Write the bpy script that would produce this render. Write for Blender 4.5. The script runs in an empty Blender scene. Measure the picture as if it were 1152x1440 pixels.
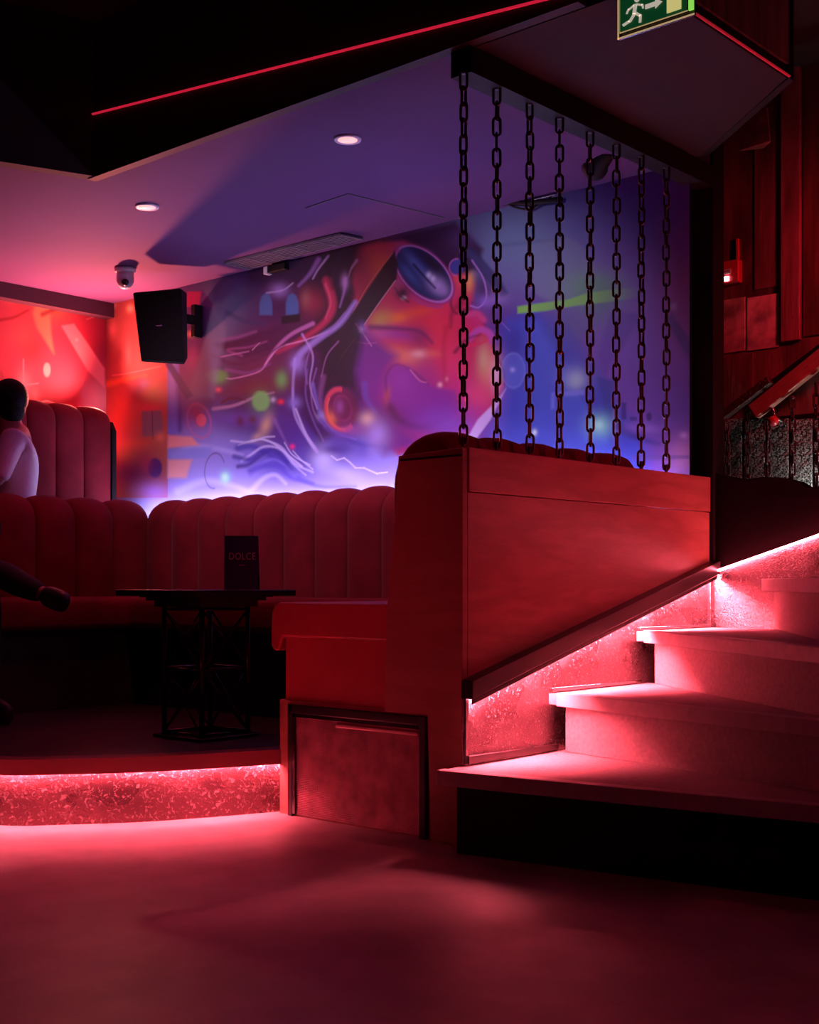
import bpy, bmesh, math, random
import numpy as np
from mathutils import Vector, Matrix
random.seed(7)
SC = bpy.context.scene
COL = SC.collection
# ---------------------------------------------------------------- camera model
H = 0.90; F = 1800.0
TH = math.atan(1604/1800.0); cT, sT = math.cos(TH), math.sin(TH)
CX, CY = 2.779, -3.420
def ray(px, py):
    a = (px-576)/F; b = (820-py)/F
    return Vector((-sT + cT*a, cT + sT*a, b))
def U(px, py, z):
    d = ray(px, py); k = (z-H)/d.z
    return Vector((CX+d.x*k, CY+d.y*k, z))
def VS(px, py, s):
    d = ray(px, py); k = (s-CY)/d.y
    return Vector((CX+d.x*k, s, H+d.z*k))
def VT(px, py, t):
    d = ray(px, py); k = (t-CX)/d.x
    return Vector((t, CY+d.y*k, H+d.z*k))
def project(P):
    dx = P[..., 0]-CX; dy = P[..., 1]-CY; dz = P[..., 2]-H
    depth = -sT*dx + cT*dy; X = cT*dx + sT*dy
    return 576+F*X/depth, 820-F*dz/depth

cam = bpy.data.cameras.new('camera'); camo = bpy.data.objects.new('camera', cam)
COL.objects.link(camo); camo.location = (CX, CY, H)
camo.rotation_euler = (math.pi/2, 0, TH)
cam.sensor_width = 36; cam.lens = 45; cam.shift_y = 100/1440; cam.clip_start = .05
SC.camera = camo

# ---------------------------------------------------------------- materials
def lin(c):
    return tuple(((v/255)/12.92 if v/255 <= .04045 else ((v/255+.055)/1.055)**2.4) for v in c)
def mat(name, col, rough=.5, metal=0, noise=0, nscale=8, bump=0, bscale=60, spec=.5, sheen=0, coat=0, stretch=None, detail=4):
    m = bpy.data.materials.new(name); m.use_nodes = True
    nt = m.node_tree; b = nt.nodes['Principled BSDF']
    b.inputs['Base Color'].default_value = (*col, 1)
    b.inputs['Roughness'].default_value = rough
    b.inputs['Metallic'].default_value = metal
    b.inputs['Specular IOR Level'].default_value = spec
    if sheen: b.inputs['Sheen Weight'].default_value = sheen; b.inputs['Sheen Roughness'].default_value = .4
    if coat: b.inputs['Coat Weight'].default_value = coat; b.inputs['Coat Roughness'].default_value = .15
    tc = nt.nodes.new('ShaderNodeTexCoord')
    src = tc.outputs['Object']
    if stretch:
        mp = nt.nodes.new('ShaderNodeMapping'); mp.inputs['Scale'].default_value = stretch
        nt.links.new(src, mp.inputs['Vector']); src = mp.outputs['Vector']
    if noise:
        n = nt.nodes.new('ShaderNodeTexNoise'); n.inputs['Scale'].default_value = nscale; n.inputs['Detail'].default_value = detail
        r = nt.nodes.new('ShaderNodeMapRange'); r.inputs['From Min'].default_value = .3; r.inputs['From Max'].default_value = .7
        r.inputs['To Min'].default_value = 1-noise; r.inputs['To Max'].default_value = 1+noise*.6
        x = nt.nodes.new('ShaderNodeMix'); x.data_type = 'RGBA'; x.blend_type = 'MULTIPLY'; x.inputs[0].default_value = 1
        x.inputs[6].default_value = (*col, 1)
        nt.links.new(src, n.inputs['Vector']); nt.links.new(n.outputs['Fac'], r.inputs['Value'])
        nt.links.new(r.outputs['Result'], x.inputs[7]); nt.links.new(x.outputs[2], b.inputs['Base Color'])
    if bump:
        n2 = nt.nodes.new('ShaderNodeTexNoise'); n2.inputs['Scale'].default_value = bscale; n2.inputs['Detail'].default_value = 5
        bp = nt.nodes.new('ShaderNodeBump'); bp.inputs['Strength'].default_value = bump; bp.inputs['Distance'].default_value = .01
        nt.links.new(src, n2.inputs['Vector']); nt.links.new(n2.outputs['Fac'], bp.inputs['Height'])
        nt.links.new(bp.outputs['Normal'], b.inputs['Normal'])
    return m
def emis(name, col, s):
    m = bpy.data.materials.new(name); m.use_nodes = True
    b = m.node_tree.nodes['Principled BSDF']; b.inputs['Base Color'].default_value = (*[min(1, c) for c in col], 1)
    b.inputs['Emission Color'].default_value = (*col, 1); b.inputs['Emission Strength'].default_value = s
    return m
def wood_mat(name, c1, c2, rough=.38):
    m = mat(name, c1, rough, spec=.4); nt = m.node_tree; b = nt.nodes['Principled BSDF']
    tc = nt.nodes.new('ShaderNodeTexCoord'); mp = nt.nodes.new('ShaderNodeMapping')
    mp.inputs['Scale'].default_value = (1.2, 1.2, 7)
    n = nt.nodes.new('ShaderNodeTexNoise'); n.inputs['Scale'].default_value = 1.5; n.inputs['Detail'].default_value = 3
    w = nt.nodes.new('ShaderNodeMath'); w.operation = 'MULTIPLY'; w.inputs[1].default_value = 22
    fr = nt.nodes.new('ShaderNodeMath'); fr.operation = 'SINE'
    n2 = nt.nodes.new('ShaderNodeTexNoise'); n2.inputs['Scale'].default_value = 40
    mp2 = nt.nodes.new('ShaderNodeMapping'); mp2.inputs['Scale'].default_value = (.6, .6, 9)
    a = nt.nodes.new('ShaderNodeMath'); a.operation = 'MULTIPLY_ADD'; a.inputs[1].default_value = .28; 
    cr = nt.nodes.new('ShaderNodeMix'); cr.data_type = 'RGBA'; cr.inputs[6].default_value = (*c1, 1); cr.inputs[7].default_value = (*c2, 1)
    L = nt.links.new
    L(tc.outputs['Object'], mp.inputs['Vector']); L(mp.outputs[0], n.inputs['Vector']); L(n.outputs['Fac'], w.inputs[0]); L(w.outputs[0], fr.inputs[0])
    L(tc.outputs['Object'], mp2.inputs['Vector']); L(mp2.outputs[0], n2.inputs['Vector'])
    L(fr.outputs[0], a.inputs[0]); L(n2.outputs['Fac'], a.inputs[2]); L(a.outputs[0], cr.inputs[0]); L(cr.outputs[2], b.inputs['Base Color'])
    return m
def scratch_mat(name, col, rough=.22, metal=.85, sc=55, amt=.5, pale=.58):
    """scuffed mirror-like sheet: specks and scratches"""
    m = mat(name, col, rough, metal); nt = m.node_tree; b = nt.nodes['Principled BSDF']; L = nt.links.new
    tc = nt.nodes.new('ShaderNodeTexCoord')
    v = nt.nodes.new('ShaderNodeTexVoronoi'); v.inputs['Scale'].default_value = sc*1.7
    n = nt.nodes.new('ShaderNodeTexNoise'); n.inputs['Scale'].default_value = sc; n.inputs['Detail'].default_value = 8; n.inputs['Distortion'].default_value = 1.2
    n3 = nt.nodes.new('ShaderNodeTexNoise'); n3.inputs['Scale'].default_value = 5; n3.inputs['Detail'].default_value = 6
    ad = nt.nodes.new('ShaderNodeMath'); ad.operation = 'MULTIPLY'
    bp = nt.nodes.new('ShaderNodeBump'); bp.inputs['Strength'].default_value = amt; bp.inputs['Distance'].default_value = .012
    L(tc.outputs['Object'], v.inputs['Vector']); L(tc.outputs['Object'], n.inputs['Vector']); L(tc.outputs['Object'], n3.inputs['Vector'])
    L(n.outputs['Fac'], ad.inputs[0]); L(n3.outputs['Fac'], ad.inputs[1]); L(ad.outputs[0], bp.inputs['Height']); L(bp.outputs['Normal'], b.inputs['Normal'])
    r = nt.nodes.new('ShaderNodeMapRange'); r.inputs['From Min'].default_value = .35; r.inputs['From Max'].default_value = .65
    r.inputs['To Min'].default_value = rough*.6; r.inputs['To Max'].default_value = rough*2.4
    L(n3.outputs['Fac'], r.inputs['Value']); L(r.outputs[0], b.inputs['Roughness'])
    # pale specks: scuffs, with specular sparkle put into the colour
    r2 = nt.nodes.new('ShaderNodeMapRange'); r2.inputs['From Min'].default_value = .56; r2.inputs['From Max'].default_value = .68
    mx = nt.nodes.new('ShaderNodeMix'); mx.data_type = 'RGBA'; mx.inputs[6].default_value = (*col, 1); mx.inputs[7].default_value = (pale, pale*.92, pale*.92, 1)
    L(n.outputs['Fac'], r2.inputs['Value']); L(r2.outputs[0], mx.inputs[0]); L(mx.outputs[2], b.inputs['Base Color'])
    sb = nt.nodes.new('ShaderNodeMath'); sb.operation = 'MULTIPLY_ADD'; sb.inputs[1].default_value = -.6; sb.inputs[2].default_value = metal
    L(r2.outputs[0], sb.inputs[0]); L(sb.outputs[0], b.inputs['Metallic'])
    return m

M = {}
M['velvet'] = mat('red_velvet', (.22, .012, .022), .8, noise=.25, nscale=5, bump=.15, bscale=120, sheen=.08, spec=.15)
M['leather'] = mat('red_leatherette', (.45, .06, .08), .42, noise=.12, nscale=6, bump=.08, bscale=150)
M['wood'] = wood_mat('reddish_wood', (.36, .15, .11), (.50, .23, .17))
M['wood_end'] = wood_mat('reddish_wood_end', (.34, .14, .11), (.42, .19, .15), .45)
M['dark'] = mat('black_painted', (.012, .010, .011), .6, bump=.1, spec=.2)
M['trimblack'] = mat('black_trim', (.02, .015, .017), .28)
M['ceil'] = mat('matt_ceiling', (.105, .036, .15), .85, noise=.06, nscale=3)
M['ceil_dark'] = mat('black_ceiling', (.03, .028, .032), .8)
M['bulk'] = mat('dark_bulkhead', (.030, .022, .022), .7, noise=.3, nscale=4)
M['soffit'] = mat('dark_soffit', (.018, .005, .006), .85, noise=.25, nscale=5)
M['curtain'] = mat('bulkhead_side', (.30, .16, .16), .5, noise=.7, nscale=3, stretch=(6, 6, .4), bump=.3, bscale=20)
M['floor'] = mat('sealed_floor', (.52, .43, .43), .45, noise=.30, nscale=3.6, bump=.08, bscale=90, detail=7)
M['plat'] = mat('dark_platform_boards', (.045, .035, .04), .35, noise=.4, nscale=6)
M['tread'] = mat('tread_carpet', (.50, .40, .40), .85, noise=.16, nscale=70, bump=.35, bscale=320)
M['nosing'] = mat('tread_nosing', (.62, .50, .50), .5, noise=.1, nscale=30)
M['mirror'] = scratch_mat('scuffed_mirror_sheet', (.30, .23, .24), .2, .92, 105, .6)
M['riser'] = scratch_mat('scuffed_riser_sheet', (.17, .09, .10), .30, .6, 62, .8, pale=.40)
M['grille'] = mat('perforated_grille', (.26, .12, .14), .35, metal=.7, noise=.35, nscale=14)
M['chrome'] = mat('chrome', (.7, .7, .72), .18, metal=1)
M['chain'] = mat('dark_chain_steel', (.10, .06, .07), .38, metal=.8)
M['iron'] = mat('black_iron', (.09, .08, .085), .2, metal=.9)
M['tabletop'] = mat('black_tabletop', (.01, .01, .012), .22)
M['navy'] = mat('navy_card', (.03, .05, .28), .5)
M['ink'] = mat('pale_ink', (.9, .9, .95), .6)
M['speaker'] = mat('black_speaker', (.010, .008, .010), .6, bump=.2, bscale=400, spec=.2)
M['white'] = mat('white_plastic', (.7, .7, .75), .4)
M['hair'] = mat('black_hair', (.008, .005, .005), .7, bump=.5, bscale=90, spec=.15)
M['skin'] = mat('skin', (.42, .24, .18), .5)
M['shirt'] = mat('pale_shirt', (.85, .78, .80), .8, bump=.9, bscale=11)
M['cloth_dark'] = mat('black_clothes', (.02, .018, .022), .85, bump=.2)
M['shoe'] = mat('dark_shoe', (.03, .02, .022), .4)
M['sole'] = mat('shoe_sole', (.10, .07, .07), .6)
M['callred'] = mat('red_plastic', (.65, .03, .05), .35)
M['sheet'] = mat('worn_sheet', (.95, .62, .58), .5, noise=.75, nscale=9, bump=.3, bscale=40, detail=8)
M['sheet2'] = mat('scuffed_sheet_edges', (.75, .42, .40), .45, noise=.9, nscale=7, bump=.3, bscale=30, detail=9)
M['panelred'] = mat('aged_wall_panel', (.26, .11, .11), .32, noise=.75, nscale=4, stretch=(2, 2, .5), bump=.5, bscale=18, detail=8)
M['crinkle'] = mat('crinkled_black_foil', (.10, .10, .10), .4, metal=.2, bump=1.0, bscale=34, spec=.8)
def foil(m):
    nt = m.node_tree; b = nt.nodes['Principled BSDF']; tc = nt.nodes.new('ShaderNodeTexCoord')
    n = nt.nodes.new('ShaderNodeTexNoise'); n.inputs['Scale'].default_value = 130; n.inputs['Detail'].default_value = 3
    q = nt.nodes.new('ShaderNodeMapRange'); q.inputs['From Min'].default_value = .42; q.inputs['From Max'].default_value = .62
    mx = nt.nodes.new('ShaderNodeMix'); mx.data_type = 'RGBA'; mx.inputs[6].default_value = (.015, .015, .015, 1); mx.inputs[7].default_value = (.55, .57, .55, 1)
    nt.links.new(tc.outputs['Object'], n.inputs['Vector']); nt.links.new(n.outputs['Fac'], q.inputs['Value']); nt.links.new(q.outputs[0], mx.inputs[0]); nt.links.new(mx.outputs[2], b.inputs['Base Color'])
foil(M['crinkle'])
M['handwood'] = mat('handrail_wood', (.50, .20, .16), .3, noise=.2, nscale=10)
M['green'] = emis('sign_green', (.006, .10, .03), .32)
M['signwhite'] = emis('sign_white', (.85, .75, .62), .5)
M['signdoor'] = emis('sign_door', (.95, .85, .30), .55)
M['signedge'] = emis('sign_edge', (.35, .95, .12), .7)
M['signrim'] = emis('sign_rim', (.85, .62, .30), .42)
RED = (1.0, .10, .145)
M['led'] = emis('red_led', RED, 250)
M['led3'] = emis('red_led_stair', RED, 620)
M['led2'] = emis('red_led_bright', RED, 65)
M['ledline'] = emis('red_led_line', (1, .02, .07), .5)
M['lededge'] = emis('red_led_faint', (1, .03, .07), .16)
M['ledviolet'] = emis('violet_led', (.66, .60, 1.0), 68)
M['ledwarm'] = emis('red_uplight', (1, .09, .15), 42)
M['lampdisc'] = emis('downlight_glow', (1, .36, .33), 1.5)
M['whiteled'] = emis('indicator_white', (1, .95, .9), 14)

# ---------------------------------------------------------------- object helpers
def setp(o, label=None, cat=None, group=None, kind=None):
    if label: o['label'] = label
    if cat: o['category'] = cat
    if group: o['group'] = group
    if kind: o['kind'] = kind
    return o
def mesh_obj(name, verts, faces, m, parent=None, smooth=False, **kw):
    vs = [Vector(v) for v in verts]
    if parent is not None: org = parent_world(parent)
    else:
        xs = [v.x for v in vs]; ys = [v.y for v in vs]; zs = [v.z for v in vs]
        org = Vector(((min(xs)+max(xs))/2, (min(ys)+max(ys))/2, min(zs)))
    me = bpy.data.meshes.new(name)
    me.from_pydata([tuple(v-org) for v in vs], [], faces)
    bm = bmesh.new(); bm.from_mesh(me); bmesh.ops.recalc_face_normals(bm, faces=bm.faces); bm.to_mesh(me); bm.free()
    if smooth: me.polygons.foreach_set('use_smooth', [True]*len(me.polygons))
    me.materials.append(m); me.update()
    o = bpy.data.objects.new(name, me); COL.objects.link(o)
    if parent is not None: o.parent = parent
    else: o.location = org
    return setp(o, **kw)
def parent_world(p):
    v = Vector((0, 0, 0))
    while p is not None:
        v = v + p.location; p = p.parent
    return v
def thing(name, loc, label, cat, group=None):
    o = bpy.data.objects.new(name, None); o.empty_display_size = .1; COL.objects.link(o); o.location = loc
    return setp(o, label, cat, group)
class MB:
    def __init__(s): s.v = []; s.f = []
    def add(s, vs, fs):
        n = len(s.v); s.v += [Vector(v) for v in vs]; s.f += [tuple(i+n for i in f) for f in fs]; return s
    def box(s, a, b):
        x0, y0, z0 = a; x1, y1, z1 = b
        return s.add([(x0,y0,z0),(x1,y0,z0),(x1,y1,z0),(x0,y1,z0),(x0,y0,z1),(x1,y0,z1),(x1,y1,z1),(x0,y1,z1)],
                     [(0,3,2,1),(4,5,6,7),(0,1,5,4),(1,2,6,5),(2,3,7,6),(3,0,4,7)])
    def prism(s, pts, off):
        """pts: closed planar polygon (3D), extruded by off"""
        n = len(pts); off = Vector(off); P = [Vector(p) for p in pts]
        return s.add(P+[p+off for p in P], [tuple(range(n))[::-1], tuple(range(n, 2*n))] + [(i, (i+1) % n, n+(i+1) % n, n+i) for i in range(n)])
    def tube(s, pts, r, n=8, cap=True, taper=None):
        P = [Vector(p) for p in pts]; rings = []
        prev = None
        for i, p in enumerate(P):
            d = (P[min(i+1, len(P)-1)]-P[max(i-1, 0)]).normalized()
            a = prev if prev is not None else (Vector((0, 0, 1)) if abs(d.z) < .9 else Vector((1, 0, 0)))
            u = (a-d*a.dot(d)).normalized(); w = d.cross(u); prev = u
            rr = r if taper is None else taper[i]
            rings.append([p+u*math.cos(2*math.pi*k/n)*rr+w*math.sin(2*math.pi*k/n)*rr for k in range(n)])
        vs = [q for R in rings for q in R]; fs = []
        for i in range(len(P)-1):
            for k in range(n): fs.append((i*n+k, i*n+(k+1) % n, (i+1)*n+(k+1) % n, (i+1)*n+k))
        if cap: fs.append(tuple(range(n))[::-1]); fs.append(tuple((len(P)-1)*n+k for k in range(n)))
        return s.add(vs, fs)
    def bar(s, a, b, w, h=None, up=(0, 0, 1)):
        a = Vector(a); b = Vector(b); h = h or w; d = (b-a).normalized(); up = Vector(up)
        if abs(d.dot(up)) > .95: up = Vector((1, 0, 0))
        u = d.cross(up).normalized(); v = u.cross(d)
        q = [u*w/2+v*h/2, -u*w/2+v*h/2, -u*w/2-v*h/2, u*w/2-v*h/2]
        return s.add([a+x for x in q]+[b+x for x in q], [(0,1,2,3),(7,6,5,4)]+[(i, i+4, (i+1) % 4+4, (i+1) % 4) for i in range(4)])
    def lathe(s, c, prof, axis=(0, 0, 1), n=24):
        c = Vector(c); ax = Vector(axis).normalized(); a = Vector((1, 0, 0)) if abs(ax.x) < .9 else Vector((0, 1, 0))
        u = ax.cross(a).normalized(); w = ax.cross(u)
        vs = []; fs = []
        for r, h in prof:
            for k in range(n): vs.append(c+ax*h+(u*math.cos(2*math.pi*k/n)+w*math.sin(2*math.pi*k/n))*max(r, 1e-4))
        for i in range(len(prof)-1):
            for k in range(n): fs.append((i*n+k, i*n+(k+1) % n, (i+1)*n+(k+1) % n, (i+1)*n+k))
        fs.append(tuple(range(n))[::-1]); fs.append(tuple((len(prof)-1)*n+k for k in range(n)))
        return s.add(vs, fs)
    def build(s, name, m, parent=None, smooth=False, bevel=0, **kw):
        o = mesh_obj(name, s.v, s.f, m, parent, smooth, **kw)
        if bevel:
            md = o.modifiers.new('bevel', 'BEVEL'); md.width = bevel; md.segments = 3; md.limit_method = 'ANGLE'
            if smooth is False: o.data.polygons.foreach_set('use_smooth', [True]*len(o.data.polygons))
            wn = o.modifiers.new('wn', 'WEIGHTED_NORMAL')
        return o
def box(name, a, b, m, parent=None, bevel=0, **kw):
    a, b = [min(p, q) for p, q in zip(a, b)], [max(p, q) for p, q in zip(a, b)]
    return MB().box(a, b).build(name, m, parent, bevel=bevel, **kw)
def catmull(pts, n=8):
    P = [np.array(p, float) for p in pts]; P = [2*P[0]-P[1]]+P+[2*P[-1]-P[-2]]; out = []
    for i in range(1, len(P)-2):
        for k in range(n):
            t = k/n
            out.append(.5*((2*P[i])+(-P[i-1]+P[i+1])*t+(2*P[i-1]-5*P[i]+4*P[i+1]-P[i+2])*t*t+(-P[i-1]+3*P[i]-3*P[i+1]+P[i+2])*t**3))
    out.append(P[-2]); return out
def copy_tree(o, parent=None):
    c = o.copy(); COL.objects.link(c); c.parent = parent
    for ch in list(o.children): copy_tree(ch, c)
    return c

CZ = 2.75           # lounge ceiling height
PZ = .25            # platform height
MS = 1.60           # plane of the mural wall
LT = -4.40          # plane of the left wall
# ---------------------------------------------------------------- floor and ceilings
def struct(mb, name, m): return mb.build(name, m, kind='structure')
struct(MB().box((-6.5, -6.0, -.12), (5.0, 4.0, 0)), 'floor', M['floor'])
# low lounge ceiling: mural wall to bulkhead, with its skewed left edge
cA = U(120, 250, CZ); cB = U(0, 232, CZ)
cE = cB + (cB-cA)*2.0
pts = [(cA.x, cA.y, CZ), (.69, 0.0, CZ), (.69, 1.0, CZ), (0.06, 1.5, CZ), (0.06, MS+.1, CZ), (LT-.1, MS+.1, CZ), (LT-.1, cE.y, CZ), (cE.x, cE.y, CZ)]
ceil = MB().prism([(cA.x, 0.02, CZ), (0.0, 0.02, CZ), (0.0, MS+.1, CZ), (LT-.1, MS+.1, CZ), (LT-.1, cE.y, CZ), (cE.x, cE.y, CZ)], (0, 0, .12))
struct(ceil, 'ceiling', M['ceil'])
# dark skirt hanging from upper ceiling down to the skewed left edge
struct(MB().prism([(cA.x, 0.02, CZ), (cE.x, cE.y, CZ), (cE.x, cE.y, 3.45), (cA.x, .02, 3.45)], (.05, -.05, 0)), 'trim_1', M['ceil_dark'])
# upper ceiling
struct(MB().box((-6.5, -6.0, 3.45), (5.0, 4.0, 3.57)), 'ceiling_upper', M['ceil_dark'])
# bulkhead: sloped underside between LED line and the low ceiling edge
BF = -.03
l0 = VS(118, 166, BF); l1 = VS(775, 0, BF); l2 = l1+(l1-l0)*.04
x0b = cA.x; x1b = l2.x
fas = MB().prism([(x0b, BF, CZ-.004), (x1b, BF, CZ-.004), (x1b, BF, l2.z), (x0b, BF, l0.z)], (0, .045, 0))
struct(fas, 'trim_2', M['bulk'])
struct(MB().prism([(x0b, BF+.01, l0.z), (x1b, BF+.01, l2.z), (x1b, BF+.01, 3.45), (x0b, BF+.01, 3.45)], (0, .03, 0)), 'trim_9', M['ceil_dark'])
led = MB().tube([l0+Vector((.01, -.006, .004)), l2+Vector((0, -.006, .004))], .0055, 6).build('led_strip', M['ledline'],
        label='thin red light line running the length of the dark ceiling bulkhead', cat='light strip')
# soffit box above the stairs
sof = [(0.0, .03, CZ), (.69, .03, CZ), (.69, 1.0, CZ), (.03, 1.56, CZ), (0.0, 1.56, CZ)]
struct(MB().prism(sof, (0, 0, .05)), 'trim_3', M['soffit'])
struct(MB().box((.66, .03, CZ+.05), (.70, 1.0, 3.45)), 'trim_4', M['curtain'])
struct(MB().prism([(.70, 1.0, CZ), (.03, 1.56, CZ), (.03, 1.60, CZ), (.70, 1.04, CZ)], (0, 0, .7)), 'trim_5', M['dark'])
MB().tube([(.702, .28, CZ+.004), (.702, 1.0, CZ+.004)], .005, 6).build('led_strip', M['lededge'],
        label='short faint red light edge on the soffit beside the exit sign', cat='light strip')

# ---------------------------------------------------------------- mural painting
class Paint:
    def __init__(s, PX, PY, base):
        s.x = PX; s.y = PY; s.c = np.empty(PX.shape+(3,)); s.c[:] = lin(base)
    def _mix(s, m, a, col):
        a = a[..., None]; c = np.array(lin(col)); s.c[m] = s.c[m]*(1-a)+c*a
    def blob(s, cx, cy, rx, ry, col, al=1, ang=0, hard=0):
        R = max(rx, ry)*(1.05 if hard else 2.2); m = (abs(s.x-cx) < R) & (abs(s.y-cy) < R)
        if not m.any(): return
        dx = s.x[m]-cx; dy = s.y[m]-cy; a = math.radians(ang)
        u = (dx*math.cos(a)+dy*math.sin(a))/rx; v = (-dx*math.sin(a)+dy*math.cos(a))/ry; d = np.sqrt(u*u+v*v)
        if hard: w = np.clip((1-d)*min(rx, ry)/hard+.5, 0, 1)
        else: w = np.exp(-d*d*1.3)
        s._mix(m, w*al, col)
    def ring(s, cx, cy, rx, ry, wd, col, al=1, ang=0, soft=1.2, a0=0, a1=360):
        R = max(rx, ry)+wd*2+3; m = (abs(s.x-cx) < R) & (abs(s.y-cy) < R)
        if not m.any(): return
        dx = s.x[m]-cx; dy = s.y[m]-cy; a = math.radians(ang)
        u = (dx*math.cos(a)+dy*math.sin(a))/rx; v = (-dx*math.sin(a)+dy*math.cos(a))/ry; d = np.sqrt(u*u+v*v)
        w = np.clip((wd/2-abs(d-1)*(rx+ry)/2)/soft+.5, 0, 1)
        if a1-a0 < 360:
            th = np.degrees(np.arctan2(v, u)) % 360; w = w*(((th-a0) % 360) < (a1-a0))
        s._mix(m, w*al, col)
    def stroke(s, pts, w0, w1, col, al=1, soft=1.5, wm=None):
        P = np.array(catmull(pts, 6)) if len(pts) > 2 else np.array(pts, float)
        L = len(P)-1; pad = max(w0, w1, wm or 0)+soft*2
        m = (s.x > P[:, 0].min()-pad) & (s.x < P[:, 0].max()+pad) & (s.y > P[:, 1].min()-pad) & (s.y < P[:, 1].max()+pad)
        if not m.any(): return
        X = s.x[m]; Y = s.y[m]; best = np.full(X.shape, -1e9)
        for i in range(L):
            ax, ay = P[i]; bx, by = P[i+1]; ex, ey = bx-ax, by-ay; l2 = ex*ex+ey*ey+1e-9
            t = np.clip(((X-ax)*ex+(Y-ay)*ey)/l2, 0, 1); d = np.hypot(X-ax-t*ex, Y-ay-t*ey)
            T = (i+t)/L
            w = w0+(w1-w0)*T if wm is None else (w0*(1-T)**2+2*wm*T*(1-T)*1.6+w1*T*T)
            best = np.maximum(best, w/2-d)
        s._mix(m, np.clip(best/soft+.5, 0, 1)*al, col)
    def poly(s, pts, col, al=1, soft=2, grad=None):
        P = np.array(pts, float); pad = soft*2
        m = (s.x > P[:, 0].min()-pad) & (s.x < P[:, 0].max()+pad) & (s.y > P[:, 1].min()-pad) & (s.y < P[:, 1].max()+pad)
        if not m.any(): return
        X = s.x[m]; Y = s.y[m]; ins = np.zeros(X.shape, bool); dm = np.full(X.shape, 1e9); n = len(P)
        for i in range(n):
            ax, ay = P[i]; bx, by = P[(i+1) % n]; ex, ey = bx-ax, by-ay
            c = ((ay > Y) != (by > Y)) & (X < ex*(Y-ay)/(ey if abs(ey) > 1e-9 else 1e-9)+ax); ins ^= c
            t = np.clip(((X-ax)*ex+(Y-ay)*ey)/(ex*ex+ey*ey+1e-9), 0, 1); dm = np.minimum(dm, np.hypot(X-ax-t*ex, Y-ay-t*ey))
        w = np.clip(np.where(ins, dm, -dm)/soft+.5, 0, 1)*al
        if grad:  # fade along direction: (x0,y0,x1,y1) 1 -> 0
            x0, y0, x1, y1 = grad; l2 = (x1-x0)**2+(y1-y0)**2
            w = w*np.clip(1-((X-x0)*(x1-x0)+(Y-y0)*(y1-y0))/l2, 0, 1)
        s._mix(m, w, col)
def grid_wall(name, P00, Uv, Vv, nu, nv, paintfn, base, rough=.6):
    """painted wall: dense grid with a colour attribute"""
    u, v = np.meshgrid(np.linspace(0, 1, nu), np.linspace(0, 1, nv))
    P = np.array(P00)[None, None]+u[..., None]*np.array(Uv)+v[..., None]*np.array(Vv)
    px, py = project(P); pt = Paint(px, py, base); paintfn(pt)
    me = bpy.data.meshes.new(name); n = nu*nv
    me.vertices.add(n); me.vertices.foreach_set('co', P.reshape(-1))
    i = np.arange(n).reshape(nv, nu); q = np.stack([i[:-1, :-1], i[:-1, 1:], i[1:, 1:], i[1:, :-1]], -1).reshape(-1, 4)
    me.loops.add(q.size); me.loops.foreach_set('vertex_index', q.reshape(-1).astype(np.int32))
    me.polygons.add(len(q)); me.polygons.foreach_set('loop_start', np.arange(0, q.size, 4, dtype=np.int32))
    me.update(calc_edges=True)
    ca = me.color_attributes.new('paint', 'FLOAT_COLOR', 'POINT')
    c = np.ones((n, 4), np.float32); c[:, :3] = np.clip(pt.c.reshape(-1, 3), 0, 1); ca.data.foreach_set('color', c.reshape(-1))
    m = mat('painted_mural_'+name, (.5, .5, .5), rough); nt = m.node_tree
    at = nt.nodes.new('ShaderNodeAttribute'); at.attribute_name = 'paint'
    nt.links.new(at.outputs['Color'], nt.nodes['Principled BSDF'].inputs['Base Color'])
    me.materials.append(m); o = bpy.data.objects.new(name, me); COL.objects.link(o); return o

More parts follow.
